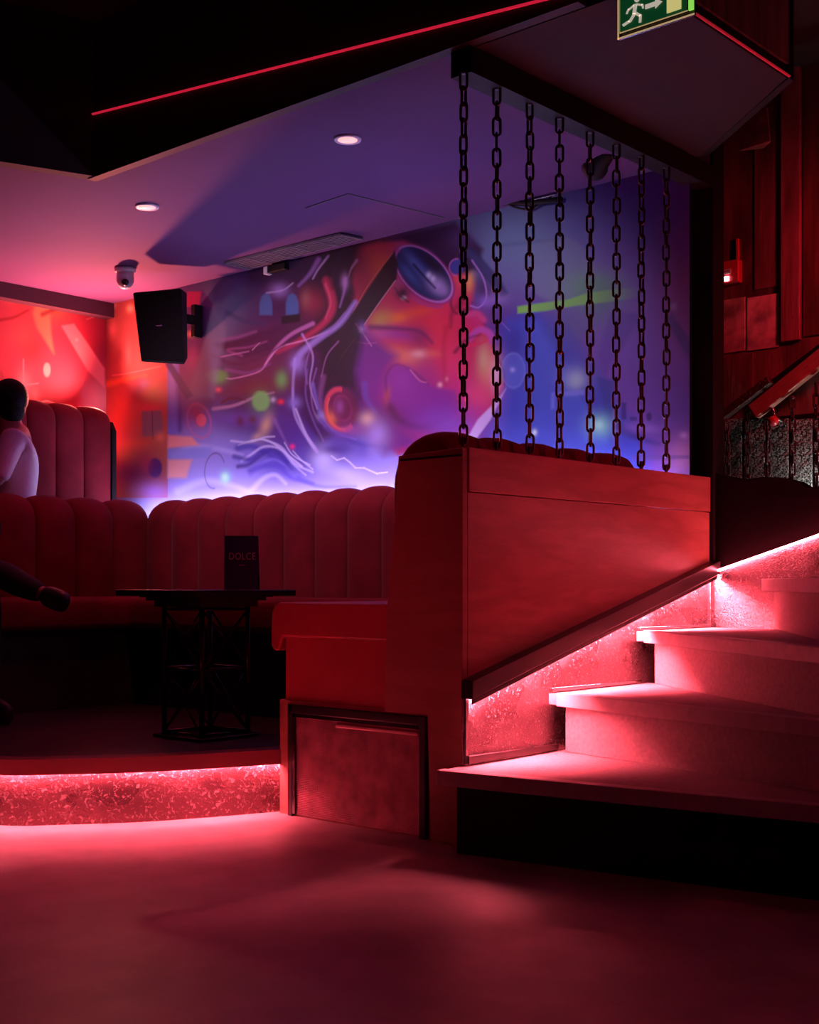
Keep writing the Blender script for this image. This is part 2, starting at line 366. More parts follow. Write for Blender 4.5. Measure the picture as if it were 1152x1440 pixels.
def paint_main(p):
    B = p.blob; S = p.stroke; R = p.ring; PO = p.poly
    # broad washes
    PO([(260, 300), (700, 300), (560, 640), (300, 620)], (62, 20, 78), .85, 60)
    B(900, 450, 120, 220, (120, 80, 185)); B(965, 400, 45, 120, (165, 55, 130), .8)
    B(730, 330, 110, 90, (105, 135, 165)); B(830, 310, 60, 50, (90, 110, 165), .7)
    B(890, 300, 70, 60, (105, 85, 165), .6)
    PO([(700, 460), (752, 430), (800, 470), (850, 540), (905, 620), (915, 690), (660, 690), (700, 560)], (52, 66, 180), .9, 22)
    PO([(715, 450), (757, 452), (870, 640), (880, 690), (670, 690)], (75, 105, 215), .55, 14)
    B(340, 370, 110, 60, (45, 45, 130)); B(320, 420, 40, 50, (70, 115, 165), .9); B(300, 460, 32, 60, (130, 150, 190), .85)
    B(430, 400, 110, 70, (70, 25, 75), .9); B(400, 490, 80, 40, (120, 40, 90), .8); B(380, 530, 70, 40, (125, 50, 70), .8)
    B(480, 440, 80, 95, (60, 12, 50), .95); B(520, 480, 55, 60, (48, 8, 36), .9)
    B(500, 360, 60, 40, (60, 15, 60), .9); B(440, 350, 50, 25, (50, 22, 75), .7)
    # bottom smoke, paint lightened where the uplight falls short
    B(330, 690, 180, 50, (190, 195, 255)); B(500, 685, 130, 52, (180, 180, 255), .95); B(600, 650, 70, 60, (185, 160, 250), .8)
    PO([(262, 640), (300, 605), (345, 612), (400, 640), (470, 640), (520, 600), (545, 575), (560, 600), (560, 700), (240, 700), (236, 660)], (150, 145, 240), .75, 30)
    B(265, 640, 60, 70, (165, 160, 245), .8); B(420, 610, 60, 60, (85, 45, 150), .9); B(440, 560, 50, 50, (90, 30, 110), .8)
    B(400, 650, 60, 26, (75, 65, 190), .8); B(470, 620, 50, 40, (90, 70, 190), .7)
    # face mass
    face = [(500, 350), (530, 342), (565, 338), (600, 352), (635, 385), (660, 385), (668, 400), (664, 425), (662, 438), (676, 444), (682, 460), (690, 470), (694, 492),
            (707, 520), (709, 540), (698, 570), (682, 592), (664, 616), (560, 640), (520, 600), (508, 540), (512, 480), (500, 430), (495, 385)]
    PO(face, (196, 38, 92), 1, 7)
    B(535, 375, 32, 36, (205, 90, 50), .85, 30); B(515, 410, 24, 40, (150, 30, 60), .8); B(505, 372, 18, 30, (110, 18, 60), .7)
    B(560, 352, 28, 12, (190, 60, 95), .6)
    B(600, 460, 55, 30, (228, 42, 62), .9); B(560, 447, 20, 9, (242, 120, 50), .95, -8); B(535, 450, 20, 15, (190, 160, 70), .8, -30)
    B(590, 438, 30, 8, (240, 80, 50), .8, -8)
    B(560, 470, 45, 12, (165, 45, 150), .9, 5); B(595, 475, 25, 18, (120, 25, 90), .8, 40); B(530, 470, 22, 10, (190, 90, 160), .6, -8)
    B(620, 480, 24, 60, (235, 50, 80), .8); B(570, 503, 34, 14, (245, 130, 85), .95, 20); B(590, 498, 14, 7, (255, 200, 190), .8); B(610, 498, 14, 7, (245, 110, 80), .8)
    B(600, 520, 22, 20, (190, 45, 120), .7); B(640, 520, 26, 40, (245, 60, 110), .85); B(655, 560, 40, 35, (220, 45, 140), .8)
    PO([(496, 455), (520, 470), (560, 500), (545, 520), (535, 560), (560, 600), (600, 625), (540, 640), (505, 600), (490, 540)], (110, 35, 140), .9, 16)
    PO([(543, 528), (556, 513), (576, 518), (592, 534), (610, 545), (640, 550), (650, 575), (620, 598), (580, 594), (552, 575), (542, 550)], (146, 44, 160), .92, 7)
    S([(548, 570), (560, 588), (590, 600), (625, 600), (650, 590)], 14, 5, (100, 14, 78), .85, 9)
    B(575, 552, 66, 40, (150, 45, 160), .9, 12); B(560, 592, 52, 20, (115, 18, 88), .9, 10); B(612, 585, 60, 24, (140, 50, 175), .8, -14)
    S([(545, 560), (543, 530), (556, 513), (578, 520), (596, 534), (602, 540)], 3, 1, (95, 20, 100), .7, 4)
    S([(549, 575), (560, 590), (590, 600), (630, 590)], 10, 2, (95, 14, 70), .6, 10)
    S([(577, 520), (590, 535), (600, 538)], 1.5, 1, (255, 150, 190), .7, 1.5)
    B(566, 535, 16, 20, (165, 60, 175), .7, -20); B(545, 556, 5, 14, (200, 90, 80), .7, 10)
    R(617, 505, 28, 38, 2, (255, 110, 120), .35, 10, 2, 250, 60)
    S([(640, 400), (634, 425), (640, 440), (652, 438)], 4, 2, (90, 8, 50), .8, 3); B(654, 436, 5, 3, (60, 5, 30), .9)
    S([(520, 460), (560, 462), (590, 466), (608, 482)], 7, 3, (90, 15, 90), .7, 5)
    # chin right: bright edge
    B(690, 520, 18, 34, (238, 150, 120), .9, 12); B(680, 505, 10, 24, (215, 190, 140), .7); B(698, 530, 8, 24, (235, 205, 240), .8)
    B(672, 555, 26, 22, (240, 80, 130), .8); B(619, 541, 4, 4, (255, 190, 200), .9); B(628, 533, 3, 4, (255, 170, 180), .7)
    B(640, 600, 50, 24, (150, 90, 215), .85); PO([(700, 562), (712, 546), (690, 590), (664, 625), (652, 625), (672, 590)], (215, 195, 250), .95, 3)
    # deep blue behind the profile
    B(722, 480, 22, 40, (48, 40, 140), .8); B(725, 575, 20, 40, (56, 70, 190), .6)
    S([(664, 425), (662, 438), (676, 443), (683, 460), (691, 470), (695, 492), (708, 520), (710, 540)], 3, 3, (70, 20, 100), .6, 3)
    # lips and nose
    B(668, 450, 14, 12, (200, 40, 110), .95); S([(658, 442), (672, 441), (681, 450)], 9, 7, (205, 70, 130), .9, 4)
    S([(660, 476), (674, 464), (688, 468), (692, 480)], 9, 9, (190, 80, 170), .9, 4); S([(640, 495), (655, 478), (676, 470)], 5, 2, (120, 14, 60), .8, 4)
    S([(655, 486), (672, 484), (686, 478)], 5, 3, (225, 40, 90), .8, 3)
    B(660, 395, 8, 16, (240, 190, 90), .85, 5); B(645, 395, 14, 16, (235, 80, 90), .8); S([(650, 425), (636, 440), (634, 460)], 8, 4, (140, 18, 60), .7, 6)
    S([(628, 460), (624, 490), (626, 540)], 7, 3, (190, 20, 60), .6, 8)
    # hat / hair top dark
    PO([(540, 338), (640, 312), (665, 335), (680, 350), (672, 378), (655, 384), (632, 384), (606, 352), (570, 338)], (48, 14, 60), .95, 8)
    B(650, 335, 22, 16, (85, 60, 120), .6)
    # right lens and arm
    PO([(655, 345), (668, 352), (700, 388), (715, 412), (705, 420), (690, 400), (668, 378)], (42, 48, 95), .9, 5)
    S([(652, 352), (680, 375), (700, 412)], 10, 6, (60, 62, 110), .7, 4)
    B(643, 375, 10, 11, (60, 70, 150), .95, 0, 3); R(643, 376, 11, 12, 2, (200, 110, 190), .7, 0, 1.5, 90, 280)
    B(682, 410, 13, 26, (60, 25, 75), .85, -22); S([(664, 366), (680, 392), (684, 418), (674, 432), (662, 430)], 2, 2, (185, 140, 220), .8, 1.5)
    B(684, 424, 12, 10, (150, 110, 210), .7)
    # goggles left lens
    B(596, 386, 52, 31, (150, 40, 120), .95, 44, 3); B(596, 384, 48, 27, (28, 34, 92), 1, 44, 3)
    B(588, 376, 40, 8, (75, 105, 180), .85, 50); B(575, 385, 24, 6, (60, 95, 170), .8, 50); B(610, 372, 34, 9, (22, 8, 34), .9, 46)
    B(616, 402, 17, 12, (175, 160, 215), .9, 40); B(603, 387, 4, 5, (215, 215, 245), .9); B(609, 392, 4, 5, (215, 215, 245), .85); B(622, 408, 9, 6, (160, 130, 190), .8, 40)
    S([(582, 372), (596, 388), (612, 405)], 4, 3, (18, 12, 50), .85, 2)
    R(596, 385, 49, 28, 2.2, (190, 130, 205), .95, 44, 1.4); R(594, 389, 51, 31, 5, (170, 60, 140), .7, 44, 3, 20, 190)
    # eye under the lens
    B(566, 412, 12, 12, (40, 8, 40), .95); B(568, 419, 4, 3, (200, 190, 200), .9); S([(556, 405), (562, 415), (575, 425)], 3, 2, (60, 20, 50), .9, 2)
    B(558, 400, 8, 12, (160, 70, 120), .6, 20)
    # temple arm
    PO([(555, 352), (560, 372), (558, 392), (514, 455), (470, 530), (462, 530), (494, 442), (540, 372)], (26, 8, 26), .97, 3)
    S([(552, 356), (520, 398), (496, 440)], 1.5, 1, (210, 120, 90), .7, 1.2); S([(556, 395), (532, 428), (512, 457)], 1.5, 1.5, (220, 150, 170), .8, 1.2)
    S([(500, 475), (482, 500), (466, 530)], 1.2, 1.2, (200, 130, 130), .8, 1.2)
    # star on the arm
    B(507, 464, 9, 11, (150, 110, 215), .95); B(507, 464, 4, 5, (215, 190, 250), .9)
    S([(500, 455), (510, 468), (523, 487)], 1.5, 1, (220, 150, 210), .8, 1.2); S([(496, 480), (515, 483), (530, 482)], 1, 1, (210, 110, 160), .6, 1.2)
    # hair: dark locks
    PO([(500, 350), (492, 395), (498, 440), (512, 470), (500, 520), (505, 560), (490, 548), (470, 545), (455, 560), (450, 520), (452, 480), (470, 440), (476, 400), (470, 360)], (44, 8, 34), .92, 12)
    PO([(300, 372), (440, 345), (500, 335), (490, 360), (440, 400), (400, 400), (350, 400)], (40, 18, 66), .8, 14)
    PO([(300, 484), (345, 470), (400, 455), (440, 440), (460, 420), (452, 455), (420, 478), (380, 495), (340, 505)], (78, 22, 70), .85, 8)
    PO([(418, 520), (446, 500), (448, 560), (470, 610), (450, 625), (424, 585)], (62, 14, 80), .85, 10)
    for q in ([(470, 345), (450, 400), (455, 460), (470, 520)], [(495, 350), (480, 400), (470, 440)], [(445, 480), (462, 440), (490, 410)]):
        S(q, 26, 16, (38, 8, 40), .75, 14)
    S([(460, 395), (468, 430), (455, 455), (420, 480), (390, 495)], 12, 4, (205, 45, 95), .85, 6); S([(458, 400), (465, 425), (458, 448)], 4, 2, (240, 90, 130), .8, 3)
    B(440, 425, 20, 22, (165, 40, 70), .75); S([(440, 455), (410, 470), (388, 490), (372, 515)], 6, 3, (205, 120, 190), .8, 3)
    S([(465, 465), (430, 478), (395, 488), (378, 505), (365, 522), (330, 532), (318, 532)], 2, 1.5, (235, 150, 205), .85, 1.5)
    S([(500, 425), (478, 455), (450, 475), (425, 495), (415, 512)], 6, 10, (170, 140, 225), .9, 5); B(418, 512, 12, 16, (170, 140, 235), .85)
    S([(485, 440), (460, 470), (440, 485), (430, 515), (432, 540)], 2, 2, (160, 110, 200), .7, 2)
    S([(415, 505), (412, 545), (414, 580), (425, 605), (442, 632)], 4, 3, (180, 160, 240), .85, 2.5); B(414, 566, 10, 9, (150, 130, 225), .9)
    S([(432, 520), (430, 555), (440, 590), (455, 620)], 2, 2, (150, 110, 205), .6, 2.5); S([(445, 518), (438, 550), (442, 580), (458, 600)], 2, 2, (160, 110, 190), .7, 2)
    S([(455, 530), (450, 560), (456, 590)], 7, 4, (150, 90, 150), .6, 5); B(452, 585, 7, 7, (180, 170, 235), .7)
    S([(448, 365), (436, 385), (420, 402)], 7, 3, (150, 110, 190), .85, 4); S([(462, 360), (448, 378), (440, 392)], 3, 2, (190, 160, 225), .85, 2)
    B(393, 408, 14, 11, (150, 125, 205), .95); S([(375, 412), (398, 408), (412, 398)], 2, 1.5, (205, 185, 235), .7, 2)
    S([(486, 392), (484, 410), (478, 432)], 5, 1.5, (175, 120, 200), .8, 3); B(485, 396, 6, 12, (200, 150, 215), .8); S([(502, 366), (494, 378), (490, 390)], 4, 1, (175, 125, 170), .7, 2)
    S([(340, 500), (320, 492), (350, 488), (375, 480)], 3, 2, (180, 90, 160), .6, 3)
    S([(310, 502), (330, 498), (350, 494)], 2, 1.2, (215, 140, 200), .8, 1.6); S([(308, 486), (330, 484), (360, 474), (400, 462)], 7, 3, (75, 20, 70), .75, 4)
    S([(312, 478), (335, 474), (360, 466)], 5, 2, (175, 110, 180), .6, 5); S([(355, 492), (365, 482)], 1.5, 1, (235, 160, 200), .7, 1.2)
    # arches and dark box
    for cx in (374, 411): PO([(cx-9, 443), (cx-9, 427), (cx-6, 416), (cx, 412), (cx+6, 416), (cx+9, 427), (cx+9, 443)], (72, 110, 175), .9, 3)
    PO([(396, 445), (422, 441), (422, 452), (396, 456)], (28, 8, 26), .95, 2); B(430, 420, 8, 14, (170, 110, 100), .6)
    # left strands and skin tones of the lower hair
    B(360, 545, 60, 14, (125, 45, 55), .8, -8); S([(300, 575), (330, 570), (360, 558), (385, 552)], 5, 2, (190, 140, 175), .85, 3)
    S([(312, 566), (325, 560), (345, 562)], 4, 2, (95, 20, 40), .9, 3); B(340, 590, 50, 12, (120, 85, 190), .8)
    B(338, 592, 7, 9, (105, 25, 60), .9); B(355, 590, 8, 8, (105, 30, 60), .9); B(374, 598, 9, 18, (215, 170, 140), .9, 20); B(362, 614, 10, 6, (200, 170, 160), .8, -30)
    S([(325, 620), (350, 622), (372, 615), (386, 614)], 3, 2, (205, 200, 245), .9, 2); S([(335, 626), (362, 618), (382, 622), (405, 640), (425, 656)], 2, 2, (220, 215, 250), .9, 1.8)
    S([(370, 618), (395, 628), (415, 652), (440, 664)], 2, 3, (205, 200, 250), .8, 2); S([(400, 622), (412, 640), (436, 654)], 1.2, 1.5, (225, 220, 255), .9, 1.3); S([(412, 634), (425, 648), (440, 660)], 1.2, 1.5, (225, 220, 255), .9, 1.3)
    S([(335, 630), (355, 628), (380, 640), (400, 655)], 10, 4, (62, 50, 175), .75, 6); S([(335, 656), (350, 653), (368, 640), (385, 632), (405, 650)], 6, 3, (55, 30, 140), .8, 4)
    S([(352, 668), (368, 652), (385, 646), (402, 655), (410, 662)], 5, 2, (130, 120, 225), .8, 4); S([(355, 688), (372, 672), (388, 668), (402, 680)], 7, 3, (190, 190, 252), .85, 5)
    S([(386, 590), (396, 610), (404, 625)], 5, 2, (150, 110, 190), .6, 4)
    for q, w_, c_, a_ in (([(245, 640), (275, 628), (310, 632), (340, 640)], 9, (190, 185, 250), .6), ([(250, 690), (290, 676), (330, 684), (352, 692)], 10, (200, 200, 255), .7),
                          ([(340, 648), (352, 640), (372, 628), (395, 632), (412, 652), (430, 668)], 4, (200, 195, 252), .8), ([(330, 642), (352, 646), (372, 634), (392, 640), (410, 660)], 7, (58, 46, 165), .75),
                          ([(352, 662), (372, 655), (392, 656), (410, 672), (440, 680)], 8, (82, 70, 200), .7), ([(420, 672), (450, 684), (500, 684)], 7, (90, 80, 210), .6),
                          ([(470, 600), (500, 622), (540, 628)], 9, (70, 50, 170), .6), ([(440, 540), (450, 580), (470, 606), (500, 618)], 5, (140, 120, 225), .6),
                          ([(300, 500), (330, 512), (360, 505), (400, 485)], 6, (95, 30, 80), .7), ([(318, 520), (350, 524), (380, 512)], 5, (150, 80, 150), .6),
                          ([(320, 440), (345, 452), (370, 455)], 8, (40, 60, 110), .5), ([(470, 350), (462, 380), (468, 405)], 10, (30, 6, 30), .6),
                          ([(425, 470), (440, 500), (436, 540), (446, 575)], 3, (200, 160, 235), .7), ([(476, 480), (460, 500), (452, 530)], 2, (190, 120, 190), .6)):
        S(q, w_, w_*.5, c_, a_, max(2, w_*.6))
    # bright burst + lightning
    B(455, 645, 18, 20, (200, 200, 255), .95); B(485, 665, 30, 12, (185, 185, 250), .8, 15)
    S([(416, 575), (430, 610), (446, 635)], 2.5, 5, (205, 190, 250), .9, 2)
    for a, b in zip([(466, 641), (474, 647), (484, 644), (492, 650), (500, 658), (512, 658), (530, 666)], [(474, 647), (484, 644), (492, 650), (500, 658), (512, 658), (530, 666), (545, 664)]):
        S([a, b], 1.6, 1.6, (235, 230, 255), .95, 1.2)
    # ear
    B(480, 575, 24, 31, (120, 25, 80), .95, -12, 4); R(480, 576, 21, 29, 6, (230, 70, 100), .9, -12, 3, 60, 290); B(466, 588, 8, 12, (245, 130, 90), .8, -20)
    R(480, 577, 19, 27, 2, (250, 120, 90), .7, -12, 2, 90, 230); R(482, 574, 12, 18, 3, (150, 45, 110), .8, -12, 3); B(478, 572, 6, 10, (170, 90, 170), .8)
    B(500, 560, 14, 20, (90, 20, 70), .6); S([(513, 540), (515, 560), (528, 580)], 8, 4, (120, 80, 190), .7, 6)
    B(517, 590, 12, 12, (235, 190, 160), .95); B(530, 610, 20, 24, (185, 160, 240), .9); B(495, 605, 26, 10, (170, 90, 170), .7, -5)
    S([(450, 590), (465, 606), (490, 612)], 6, 3, (110, 80, 190), .7, 5); B(470, 632, 24, 8, (70, 45, 150), .8); B(510, 630, 12, 16, (95, 75, 200), .6)
    # green bokeh etc
    B(304, 531, 15, 10, (120, 205, 95), .95); B(304, 528, 16, 8, (110, 195, 90), .6, 0, 4); B(396, 534, 9, 13, (115, 190, 100), .9); B(367, 564, 12, 14, (135, 200, 110), 1, 0, 5); B(367, 566, 16, 18, (120, 190, 110), .5)
    B(307, 548, 5, 4, (255, 90, 110), .95); B(395, 565, 5, 4, (255, 50, 70), 1); B(411, 628, 4, 4, (250, 40, 130), 1); B(384, 562, 4, 4, (210, 200, 230), .8)
    R(280, 592, 16, 24, 3, (215, 110, 175), .6, -15, 3); B(277, 582, 12, 18, (190, 50, 90), .8, -15); B(283, 591, 7, 9, (240, 105, 130), .95, 0, 2)
    R(302, 662, 14, 25, 1.6, (90, 80, 160), .75, 5, 1.4, 80, 330); B(317, 671, 8, 9, (150, 250, 225), 1); B(316, 671, 5, 6, (205, 255, 240), 1)
    # left strip (before the light column)
    PO([(140, 400), (236, 400), (236, 700), (140, 700)], (176, 92, 78), 1, 1)
    B(190, 480, 60, 70, (175, 95, 90), .9); B(157, 463, 7, 15, (245, 150, 140), .9); B(183, 434, 5, 6, (255, 215, 160), 1); B(160, 430, 4, 5, (250, 170, 160), .9)
    B(168, 500, 8, 16, (130, 45, 55), .7); B(180, 495, 5, 22, (225, 125, 120), .8); S([(158, 528), (180, 525), (226, 515)], 1.4, 1.2, (250, 160, 150), .8, 1.2)
    S([(152, 540), (180, 533), (205, 528)], 9, 4, (240, 130, 60), .85, 6); B(168, 590, 22, 50, (215, 88, 45), .85); B(195, 545, 16, 22, (120, 60, 90), .8); B(204, 540, 8, 8, (130, 110, 160), .8)
    B(215, 555, 14, 18, (160, 130, 70), .8); B(213, 575, 20, 10, (225, 60, 80), .8); PO([(199, 578), (227, 577), (229, 612), (200, 615)], (110, 105, 125), .9, 3); S([(214, 579), (215, 618)], 1.4, 1.4, (70, 50, 70), .9, 1)
    B(180, 625, 40, 10, (220, 100, 60), .8, -5); B(225, 614, 8, 8, (240, 150, 110), .7); B(185, 665, 50, 26, (105, 30, 90), .95); B(218, 658, 10, 14, (60, 20, 110), .95, 0, 3); B(205, 650, 10, 16, (165, 40, 90), .7)
    B(215, 690, 30, 16, (165, 120, 225), .8); B(170, 636, 16, 12, (190, 130, 70), .6)
    # light column and boxes right of it
    PO([(236, 505), (252, 505), (252, 610), (236, 610)], (118, 130, 235), .95, 3); B(243, 540, 6, 40, (150, 165, 250), .6); S([(252, 545), (253, 605)], 6, 6, (70, 60, 165), .7, 5)
    PO([(236, 612), (270, 614), (280, 626), (236, 630)], (250, 165, 150), .85, 4); PO([(236, 646), (270, 646), (262, 672), (236, 672)], (248, 170, 150), .8, 5); PO([(236, 632), (300, 628), (290, 644), (236, 645)], (135, 150, 240), .8, 4)
    PO([(262, 412), (285, 408), (300, 428), (282, 500), (262, 500)], (85, 35, 125), .9, 3); B(270, 470, 8, 5, (240, 170, 130), .9); PO([(264, 410), (283, 410), (280, 430), (262, 432)], (180, 25, 95), .9, 2)
    B(272, 505, 12, 22, (175, 80, 150), .8); PO([(300, 430), (318, 460), (300, 560), (262, 560), (282, 500)], (140, 140, 175), .6, 8)
    PO([(300, 378), (345, 372), (350, 395), (310, 425), (298, 425)], (48, 52, 130), .6, 8)
    PO([(232, 512), (240, 508), (272, 556), (262, 562)], (28, 30, 110), .85, 3); B(278, 540, 20, 30, (165, 150, 175), .5)
    # right side: disc, green beam, city
    B(785, 378, 46, 46, (112, 135, 155), .55, 0, 6); R(785, 378, 44, 46, 4, (110, 160, 130), .45, 0, 4, 330, 150); S([(700, 345), (735, 342), (790, 335)], 6, 3, (75, 95, 130), .5, 6)
    R(785, 378, 58, 56, 16, (80, 120, 130), .45, 0, 14, 300, 90)
    B(835, 405, 48, 28, (95, 175, 90), .75); B(840, 430, 40, 40, (75, 110, 120), .7)
    PO([(728, 431), (755, 427), (800, 421), (826, 412), (870, 406), (900, 404), (900, 418), (860, 424), (810, 430), (770, 437), (728, 441)], (125, 205, 70), .95, 3, (800, 420, 905, 410))
    B(800, 460, 40, 30, (70, 90, 130), .6, 30); PO([(780, 440), (850, 520), (838, 560), (800, 500), (770, 450)], (75, 70, 165), .5, 12)
    PO([(860, 440), (905, 440), (850, 530), (840, 500)], (75, 50, 150), .5, 8); PO([(945, 440), (972, 480), (972, 510), (936, 450)], (70, 45, 120), .6, 6); B(947, 431, 6, 6, (185, 130, 190), .8)
    R(722, 521, 16, 24, 2, (140, 160, 235), .5, 0, 3); B(722, 521, 16, 24, (105, 125, 225), .4, 0, 4); B(721, 520, 4, 4, (170, 180, 245), .9)
    B(810, 534, 14, 14, (180, 210, 190), .95); B(806, 530, 26, 20, (130, 150, 215), .5); PO([(778, 552), (822, 548), (822, 555), (784, 558)], (120, 130, 225), .7, 3); PO([(775, 552), (780, 552), (780, 575), (775, 575)], (110, 125, 225), .7, 3)
    PO([(840, 530), (865, 535), (862, 560), (872, 600), (850, 580)], (50, 60, 150), .8, 6)
    B(843, 598, 20, 18, (130, 215, 200), .95); B(842, 597, 8, 8, (170, 240, 220), .8); B(865, 595, 4, 20, (150, 150, 235), .7); B(752, 608, 4, 5, (215, 245, 245), 1)
    PO([(874, 566), (881, 566), (881, 590), (874, 590)], (60, 40, 130), .9, 2); PO([(886, 586), (896, 586), (896, 592), (886, 592)], (60, 45, 130), .9, 2); B(913, 586, 4, 6, (60, 30, 110), .9, 0, 2)
    S([(870, 600), (895, 615), (930, 625)], 12, 5, (60, 45, 135), .85, 6); B(905, 602, 30, 8, (150, 110, 200), .6, 5); B(895, 635, 10, 6, (55, 70, 175), .8)
    B(960, 640, 26, 34, (190, 110, 165), .8); B(962, 612, 6, 5, (200, 140, 200), .9); PO([(890, 640), (970, 640), (970, 645), (890, 648)], (90, 60, 130), .6, 2)
    S([(702, 450), (717, 465)], 1.2, 1, (150, 120, 215), .8, 1.2); B(700, 420, 16, 10, (150, 125, 190), .6)
    S([(565, 500), (600, 490)], 1, 1, (240, 120, 120), .3, 1.5)
def paint_left(p):  # colours carry the red light's tint and its pink corner glow
    B = p.blob; S = p.stroke; R = p.ring; PO = p.poly
    B(60, 470, 90, 90, (190, 60, 80)); B(130, 470, 30, 60, (165, 25, 55), .8); B(70, 430, 30, 24, (180, 130, 90), .8); B(30, 440, 40, 26, (200, 70, 80), .8)
    PO([(53, 420), (70, 430), (72, 470), (76, 498), (52, 462), (46, 440)], (205, 150, 105), .8, 5); B(45, 488, 18, 26, (130, 40, 45), .8); B(30, 470, 24, 20, (165, 90, 80), .6)
    S([(60, 442), (85, 432), (110, 426)], 7, 3, (150, 40, 45), .85, 4); S([(0, 450), (20, 446), (40, 436)], 5, 3, (150, 15, 35), .85, 3); S([(55, 430), (80, 426), (98, 420)], 4, 2, (220, 150, 110), .8, 3)
    PO([(86, 458), (104, 455), (147, 518), (147, 545), (124, 522)], (250, 135, 140), .95, 2.5); B(108, 478, 2.5, 3, (255, 180, 180), .8)
    B(100, 550, 50, 40, (205, 70, 90), .7); B(140, 565, 26, 30, (255, 190, 190), .8); B(66, 520, 5, 10, (255, 170, 160), .95, 0, 2)
    B(66, 560, 30, 16, (130, 20, 45), .7); B(33, 542, 12, 22, (245, 140, 150), .95); B(48, 556, 8, 12, (235, 120, 130), .9); S([(33, 505), (33, 590)], 1.5, 1.5, (250, 150, 160), .9, 1.3); S([(15, 547), (33, 542), (54, 539)], 1.5, 1.5, (250, 150, 160), .9, 1.3)
    S([(55, 567), (65, 564), (75, 567), (88, 574)], 2, 2, (255, 190, 190), .9, 1.5); PO([(0, 536), (28, 582), (22, 588), (0, 570)], (250, 120, 130), .9, 2)
    PO([(28, 582), (0, 536), (0, 520), (40, 590)], (120, 10, 35), .5, 4); S([(122, 449), (148, 441)], 1.2, 1.2, (240, 130, 140), .8, 1.2); B(147, 441, 4, 4, (250, 160, 160), .9)
    B(15, 415, 16, 14, (235, 120, 120), .6)
wm = grid_wall('wall_back', (LT, MS, .25), (4.355, 0, 0), (0, 0, 2.55), 860, 490, paint_main, (90, 45, 135)); setp(wm, kind='structure')
wl = grid_wall('wall_left', (LT, -1.6, .25), (0, 3.2, 0), (0, 0, 2.55), 520, 400, paint_left, (185, 45, 70)); setp(wl, kind='structure')
struct(MB().box((LT-.14, MS+.005, 0), (-.09, MS+.12, 3.45)), 'wall_back_core', M['dark'])
struct(MB().box((LT-.14, -1.6, 0), (LT-.005, MS+.004, 3.45)), 'wall_left_core', M['dark'])
# dark cove along the left wall
struct(MB().box((LT, -1.6, 2.655), (LT+.09, MS, CZ-.002)), 'trim_6', mat('cove_paint', (.05, .02, .04), .5))

# ---------------------------------------------------------------- platform
edge = [U(395, 1136, 0), U(300, 1149, 0), U(200, 1156, 0), U(100, 1159.5, 0), U(0, 1160.5, 0)]
e2 = [(p.x, p.y) for p in edge]; e2 += [(e2[-1][0]-.45, e2[-1][1]-.12), (e2[-1][0]-1.0, e2[-1][1]-.05), (e2[-1][0]-1.7, e2[-1][1]+.25)]
e2[0] = (-.935, e2[0][1])
cur = catmull([(x, y) for x, y in e2], 7)
plat = thing('lounge_platform', (-2.2, .5, 0), 'raised dark lounge platform with a curved red-lit front step', 'platform')
def strip_poly(cur, off):   # offset curve toward the outside (camera side)
    out = []
    for i, c in enumerate(cur):
        a = cur[max(i-1, 0)]; b = cur[min(i+1, len(cur)-1)]; d = np.array(b)-np.array(a); d /= np.linalg.norm(d)
        out.append((c[0]-d[1]*off, c[1]+d[0]*off))
    return out
def ribbon(cur, o0, o1, z0, z1):
    A = strip_poly(cur, o0); B = strip_poly(cur, o1); n = len(cur); vs = []
    for a, b in zip(A, B): vs += [(a[0], a[1], z0), (b[0], b[1], z0), (b[0], b[1], z1), (a[0], a[1], z1)]
    fs = [(0, 1, 2, 3), tuple((n-1)*4+k for k in (3, 2, 1, 0))]
    for i in range(n-1):
        for k in range(4): fs.append((i*4+k, (i+1)*4+k, (i+1)*4+(k+1) % 4, i*4+(k+1) % 4))
    return vs, fs
vs, fs = ribbon(cur, 0, -.03, 0.0, PZ-.04); riser = mesh_obj('riser_panel', vs, fs, M['riser'], plat, label='scuffed red-lit riser sheet')
vs, fs = ribbon(cur, .035, -.05, PZ-.042, PZ); v2_, f2_ = ribbon(cur, .035, .024, PZ-.058, PZ-.0421); fs = fs+[tuple(i+len(vs) for i in f) for f in f2_]; vs = vs+v2_; mesh_obj('nosing', vs, fs, mat('platform_nosing', (.30, .07, .09), .6), plat, label='red edge strip')
dk = [(c[0], c[1]) for c in strip_poly(cur, -.05)]
poly = [(x, y, PZ-.03) for x, y in dk]+[(LT, dk[-1][1], PZ-.03), (LT, MS, PZ-.03), (-.935, MS, PZ-.03)]
MB().prism(poly, (0, 0, .028)).build('deck', M['plat'], plat, label='dark boarded deck')
vs, fs = ribbon(cur, .018, .004, PZ-.053, PZ-.044)
mesh_obj('led_strip', vs, fs, M['led'], None, label='bright red light strip under the curved platform edge', cat='light strip')

